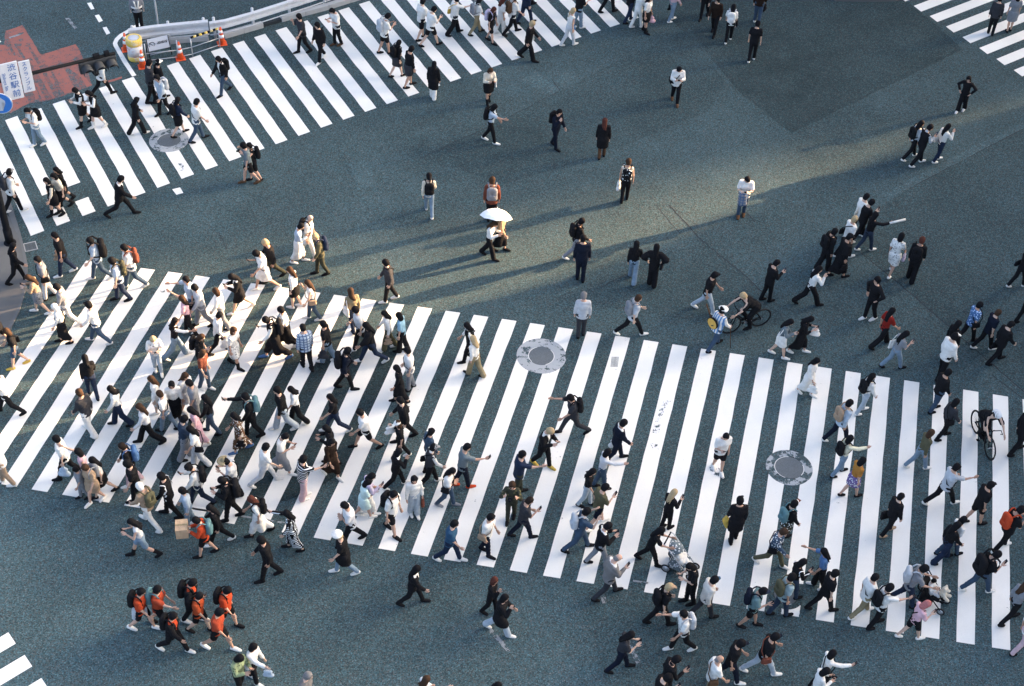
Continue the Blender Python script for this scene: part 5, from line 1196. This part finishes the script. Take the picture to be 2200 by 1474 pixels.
def bicycle(c, yaw, label, m, drop):
    o = empty('bicycle', c, yaw); tag(o, label, 'bicycle', 'bicycles on the crossing'); r = .345
    for name, y in (('rear_wheel', -.52), ('front_wheel', .53)):
        bm = bmesh.new(); b_tube(bm, [(0, y + r*math.cos(2*math.pi*k/36), r + .0 + r*math.sin(2*math.pi*k/36)) for k in range(36)], .022, 8, True); wh = link(name, bm_mesh(name, bm, True), M_rubber, o)
        bm = bmesh.new(); b_tube(bm, [(0, y + (r-.03)*math.cos(2*math.pi*k/36), r + (r-.03)*math.sin(2*math.pi*k/36)) for k in range(36)], .011, 6, True); link('rim', bm_mesh('rim', bm, True), M_black, wh)
        tubes('spokes', M_black, wh, [[(0, y, r), (0, y + (r-.03)*math.cos(2*math.pi*k/18), r + (r-.03)*math.sin(2*math.pi*k/18))] for k in range(18)], .0025, 4); tubes('hub', M_steel, wh, [[(-.06, y, r), (.06, y, r)]], .02)
    bb, st, hd, hd2 = (0, -.08, .30), (0, -.22, .82), (0, .36, .88), (0, .39, .74)
    tubes('frame', m, o, [[bb, st], [st[:2] + (.76,), hd], [bb, hd2], [hd, hd2], [bb, (.04, -.52, r)], [bb, (-.04, -.52, r)], [(0, -.205, .76), (.04, -.52, r)], [(0, -.205, .76), (-.04, -.52, r)]], .019)
    tubes('fork', m, o, [[hd2, (.05, .45, .60), (.05, .53, r)], [hd2, (-.05, .45, .60), (-.05, .53, r)]], .014)
    hb = [(-.29, .37, .98), (-.1, .42, .99), (.1, .42, .99), (.29, .37, .98)] if not drop else [(-.21, .48, .86), (-.22, .56, .92), (-.2, .46, .99), (0, .44, .99), (.2, .46, .99), (.22, .56, .92), (.21, .48, .86)]
    tubes('handlebar', M_black, o, [hb, [hd, (0, .42, .99)]], .014); 
    bm = bmesh.new(); b_box(bm, (0, -.24, .945), (.13, .25, .05), None, .02); link('saddle', bm_mesh('saddle', bm), M_black, o); tubes('seat_post', M_steel, o, [[st, (0, -.23, .93)]], .014)
    tubes('crank', M_steel, o, [[(.07, -.08, .30), (.07, .02, .16)], [(-.07, -.08, .30), (-.07, -.18, .44)], [(-.07, -.08, .3), (.07, -.08, .3)]], .012); bm = bmesh.new(); b_box(bm, (.12, .02, .16), (.09, .08, .02)); b_box(bm, (-.12, -.18, .44), (.09, .08, .02)); link('pedal', bm_mesh('pedal', bm), M_black, o)
    bm = bmesh.new(); b_cyl(bm, (.05, -.08, .30), .09, .09, .006, 24, Matrix.Rotation(math.pi/2, 4, 'Y')); link('chain_ring', bm_mesh('chain_ring', bm), M_steel, o)
    return o
def cyclist(c, yaw, hair, top, bot, shoe, label, seed, h=1.76):
    root, K, S_ = person(Vector((c.x, c.y, 0)), yaw, h, hair, top, bot, shoe, 'y', 4, seed, 'cycle')
    root.location = Vector((c.x, c.y, -.02)) + Matrix.Rotation(yaw, 3, 'Z') @ Vector((0, -.22, 0)); tag(root, label, 'person', 'people riding bicycles'); return root, K
def wheels_line(rear, front):
    a, b = at(*rear), at(*front); d = (b-a).normalized(); return (a+b)/2, math.atan2(d.y, d.x) - math.pi/2
c, y = wheels_line((1633, 700), (1566, 715)); y = math.atan2((at(1562, 716) - at(1636, 698)).y, (at(1562, 716) - at(1636, 698)).x) - math.pi/2
bicycle(c, y, 'black town bicycle ridden by the fair-haired cyclist', M_black, False); cyclist(c, y, 'so', 't:k', 'p:k', 'k', 'fair-haired person in black tee riding a black bicycle', 901)
c, y = wheels_line((2093, 926), (2119, 977)); bicycle(c, y, 'black racing bicycle ridden by the helmeted cyclist', M_black, True)
r_, K = cyclist(c, y, 'sk', 't:k', 'p:k', 'k', 'person in white and black helmet riding a racing bicycle', 902)
H = K['H']; bm = bmesh.new()
M_helm = plain('helmet_white', (.72, .72, .70), .35, .05)
for i in range(-3, 4):
    x = i*.030; rr = math.sqrt(max(.0, 1-(i/4.2)**2)); b_tube(bm, [(H[0]+x, H[1] + (.155*rr)*math.cos(t), H[2] + .035 + (.118*rr)*math.sin(t)) for t in [R(a) for a in range(-5, 190, 16)]], .0135, 6)
link('helmet', bm_mesh('helmet', bm, True), M_helm, r_); bm = bmesh.new(); bmesh.ops.create_uvsphere(bm, u_segments=16, v_segments=10, radius=.108, matrix=Matrix.Translation((H[0], H[1], H[2]+.04))); link('helmet_liner', bm_mesh('helmet_liner', bm, True), dark_m, r_)

def pushchair(c, yaw, label, seat_m, frame_m, hood=True, n=3):
    o = empty('pushchair', c, yaw); tag(o, label, 'pushchair', 'pushchairs on the crossing')
    whl = []
    for x, y, r in ((-.26, -.34, .125), (.26, -.34, .125), (-.22, .34, .10), (.22, .34, .10)):
        bm = bmesh.new(); b_tube(bm, [(x, y + r*math.cos(2*math.pi*k/20), r + .02 + r*math.sin(2*math.pi*k/20)) for k in range(20)], .022, 8, True); wl = link('wheel', bm_mesh('wheel', bm, True), M_rubber, o)
        bm = bmesh.new(); b_cyl(bm, (x, y, r+.02), r*.8, r*.8, .02, 16, Matrix.Rotation(math.pi/2, 4, 'Y')); link('rim', bm_mesh('rim', bm, True), M_steel, wl)
    for s in (-1, 1): tubes('side_frame', frame_m, o, [[(s*.22, .34, .14), (s*.24, .02, .48), (s*.25, -.42, 1.02), (s*.24, -.50, 1.05)], [(s*.25, -.34, .16), (s*.24, .02, .48)]], .016)
    tubes('handle', M_black, o, [[(-.24, -.50, 1.05), (.24, -.50, 1.05)]], .02)
    for y_, z_ in ((.02, .48), (-.34, .18)): tubes('cross_bar', frame_m, o, [[(-.24, y_, z_), (.24, y_, z_)]], .013)
    bm = bmesh.new(); b_box(bm, (0, .02, .42), (.40, .38, .06), None, .02); link('seat', bm_mesh('seat', bm), seat_m, o)
    bm = bmesh.new(); b_box(bm, (0, -.23, .66), (.40, .06, .52), Matrix.Rotation(R(28), 4, 'X'), .02); link('backrest', bm_mesh('backrest', bm), seat_m, o)
    bm = bmesh.new(); b_box(bm, (0, -.12, .20), (.38, .36, .14), None, .03); link('basket', bm_mesh('basket', bm), seat_m, o)
    if hood:
        V, Q = [], []; na, nb_ = 10, 8
        for j in range(nb_+1):
            t = R(20 + 85*j/nb_)
            for k in range(na+1): f = math.pi*k/na; V.append((.23*math.cos(f), -.30 - .02 + (.34*math.sin(f))*math.cos(t), .72 + .30*math.sin(f)*math.sin(t)))
        for j in range(nb_):
            for k in range(na): a = j*(na+1)+k; Q.append((a, a+1, a+na+2, a+na+1))
        n0 = len(V); V += [(x*.97, y, z-.012) for x, y, z in V]; Q += [tuple(n0+x for x in q[::-1]) for q in Q]
        link('hood', pymesh('hood', V, Q, True), seat_m, o)
    return o
def heading(px, py, deg): return ground_yaw(px, py, deg)
pushchair(at(1462, 1224), heading(1462, 1224, 338), 'grey patterned pushchair with white blanket and hanging things', cloth('grey2', 'fl'), M_steel)
bk = vmesh('blanket', [((-.12, .0, .50), (.12, .02, .50), .09), ((-.10, -.12, .62), (.10, -.10, .62), .09), ((.0, .1, .47), (.05, .22, .40), .08)], .028); o = inst('blanket', bk, cloth('w')); o.location = at(1462, 1224); o.rotation_euler = (0, 0, heading(1462, 1224, 338)); tag(o, 'white blanket bundled on the grey patterned pushchair', 'blanket')
pc = pushchair(at(1998, 1296), heading(1998, 1296, 335), 'black pushchair with a child and a white plush bear', cloth('k'), M_black, False)
ch, K, S_ = person(Vector((0, 0, 0)), heading(1998, 1296, 335), 1.02, 'sk', 's:w', 'p:wgrey', 'k', 'b', 0, 903, 'sit'); ch.location = at(1998, 1296) + Matrix.Rotation(heading(1998, 1296, 335), 3, 'Z') @ Vector((0, -.07, .33)); tag(ch, 'small child in white sitting in the black pushchair', 'child')
tb = vmesh('plush_bear', [((0, 0, 0), (0, 0, .05), .10, .09), ((0, .02, .17), (0, .02, .18), .085), ((-.07, .02, .25), (-.07, .02, .255), .032), ((.07, .02, .25), (.07, .02, .255), .032), ((-.09, .05, .05), (-.14, .12, .02), .04), ((.09, .05, .05), (.14, .12, .02), .04), ((-.06, .08, -.07), (-.09, .18, -.09), .048), ((.06, .08, -.07), (.09, .18, -.09), .048), ((0, .09, .16), (0, .11, .155), .035)], .022)
o = inst('plush_bear', tb, cloth('cream')); o.location = at(1998, 1296) + Matrix.Rotation(heading(1998, 1296, 335), 3, 'Z') @ Vector((0, .22, .60)); o.rotation_euler = (0, 0, heading(1998, 1296, 335)); tag(o, 'cream plush bear on the lap of the child in the pushchair', 'toy')
# banjo on the back of the bucket hat person, and a cane
rt, K = made['person in white bucket hat and striped shirt with banjo']; C = K['C']
o = empty('banjo', (0, 0, 0)); o.matrix_world = mat4(rt, (C[0] - .05, C[1] - .24, C[2] - .06)) @ Matrix.Rotation(R(-35), 4, 'Y'); tag(o, 'yellow banjo slung on the back of the person in bucket hat', 'banjo')
Rx = Matrix.Rotation(math.pi/2, 4, 'X')
bm = bmesh.new(); b_cyl(bm, (0, 0, 0), .20, .20, .07, 32, Rx); link('rim', bm_mesh('rim', bm), cloth('k'), o)
bm = bmesh.new(); b_cyl(bm, (0, -.036, 0), .185, .185, .008, 32, Rx); link('head', bm_mesh('head', bm), plain('banjo_yellow', (.62, .36, .07), .5, .2), o)
tubes('neck', cloth('brown'), o, [[(0, 0, .18), (0, .0, .66)]], .024); bm = bmesh.new(); b_box(bm, (0, -.045, -.06), (.10, .02, .03)); link('bridge', bm_mesh('bridge', bm), dark_m, o)
hp = K['armR'][2] + K['armR'][3]*.08; wp = mat4(rt, tuple(hp)).translation
tubes('walking_stick', cloth('brown'), None, [[tuple(wp), (wp.x + .10, wp.y - .05, .02)]], .012); tag(bpy.context.scene.collection.objects['walking_stick'], 'thin brown stick in the hand of the person with banjo', 'stick')
# camera in the hands of the two photographers
for lb in ('person with hair bun aiming a camera', 'person in camouflage jacket holding up a camera', 'person in white shirt with camera at bottom edge'):
    rt, K = made[lb]; hp = (K['armL'][2] + K['armR'][2])/2 + V3(0, .09, .02); bm = bmesh.new(); b_box(bm, (0, 0, 0), (.14, .06, .09), None, .01); b_box(bm, (0, 0, .055), (.05, .05, .025))
    o = link('camera', bm_mesh('camera', bm), M_black); o.matrix_world = mat4(rt, tuple(hp)); tag(o, 'black camera held by the ' + lb, 'camera', 'cameras held by people')
    bm = bmesh.new(); b_cyl(bm, (0, .065, 0), .038, .034, .08, 16, Matrix.Rotation(-math.pi/2, 4, 'X')); link('lens_barrel', bm_mesh('lens_barrel', bm), M_black, o)
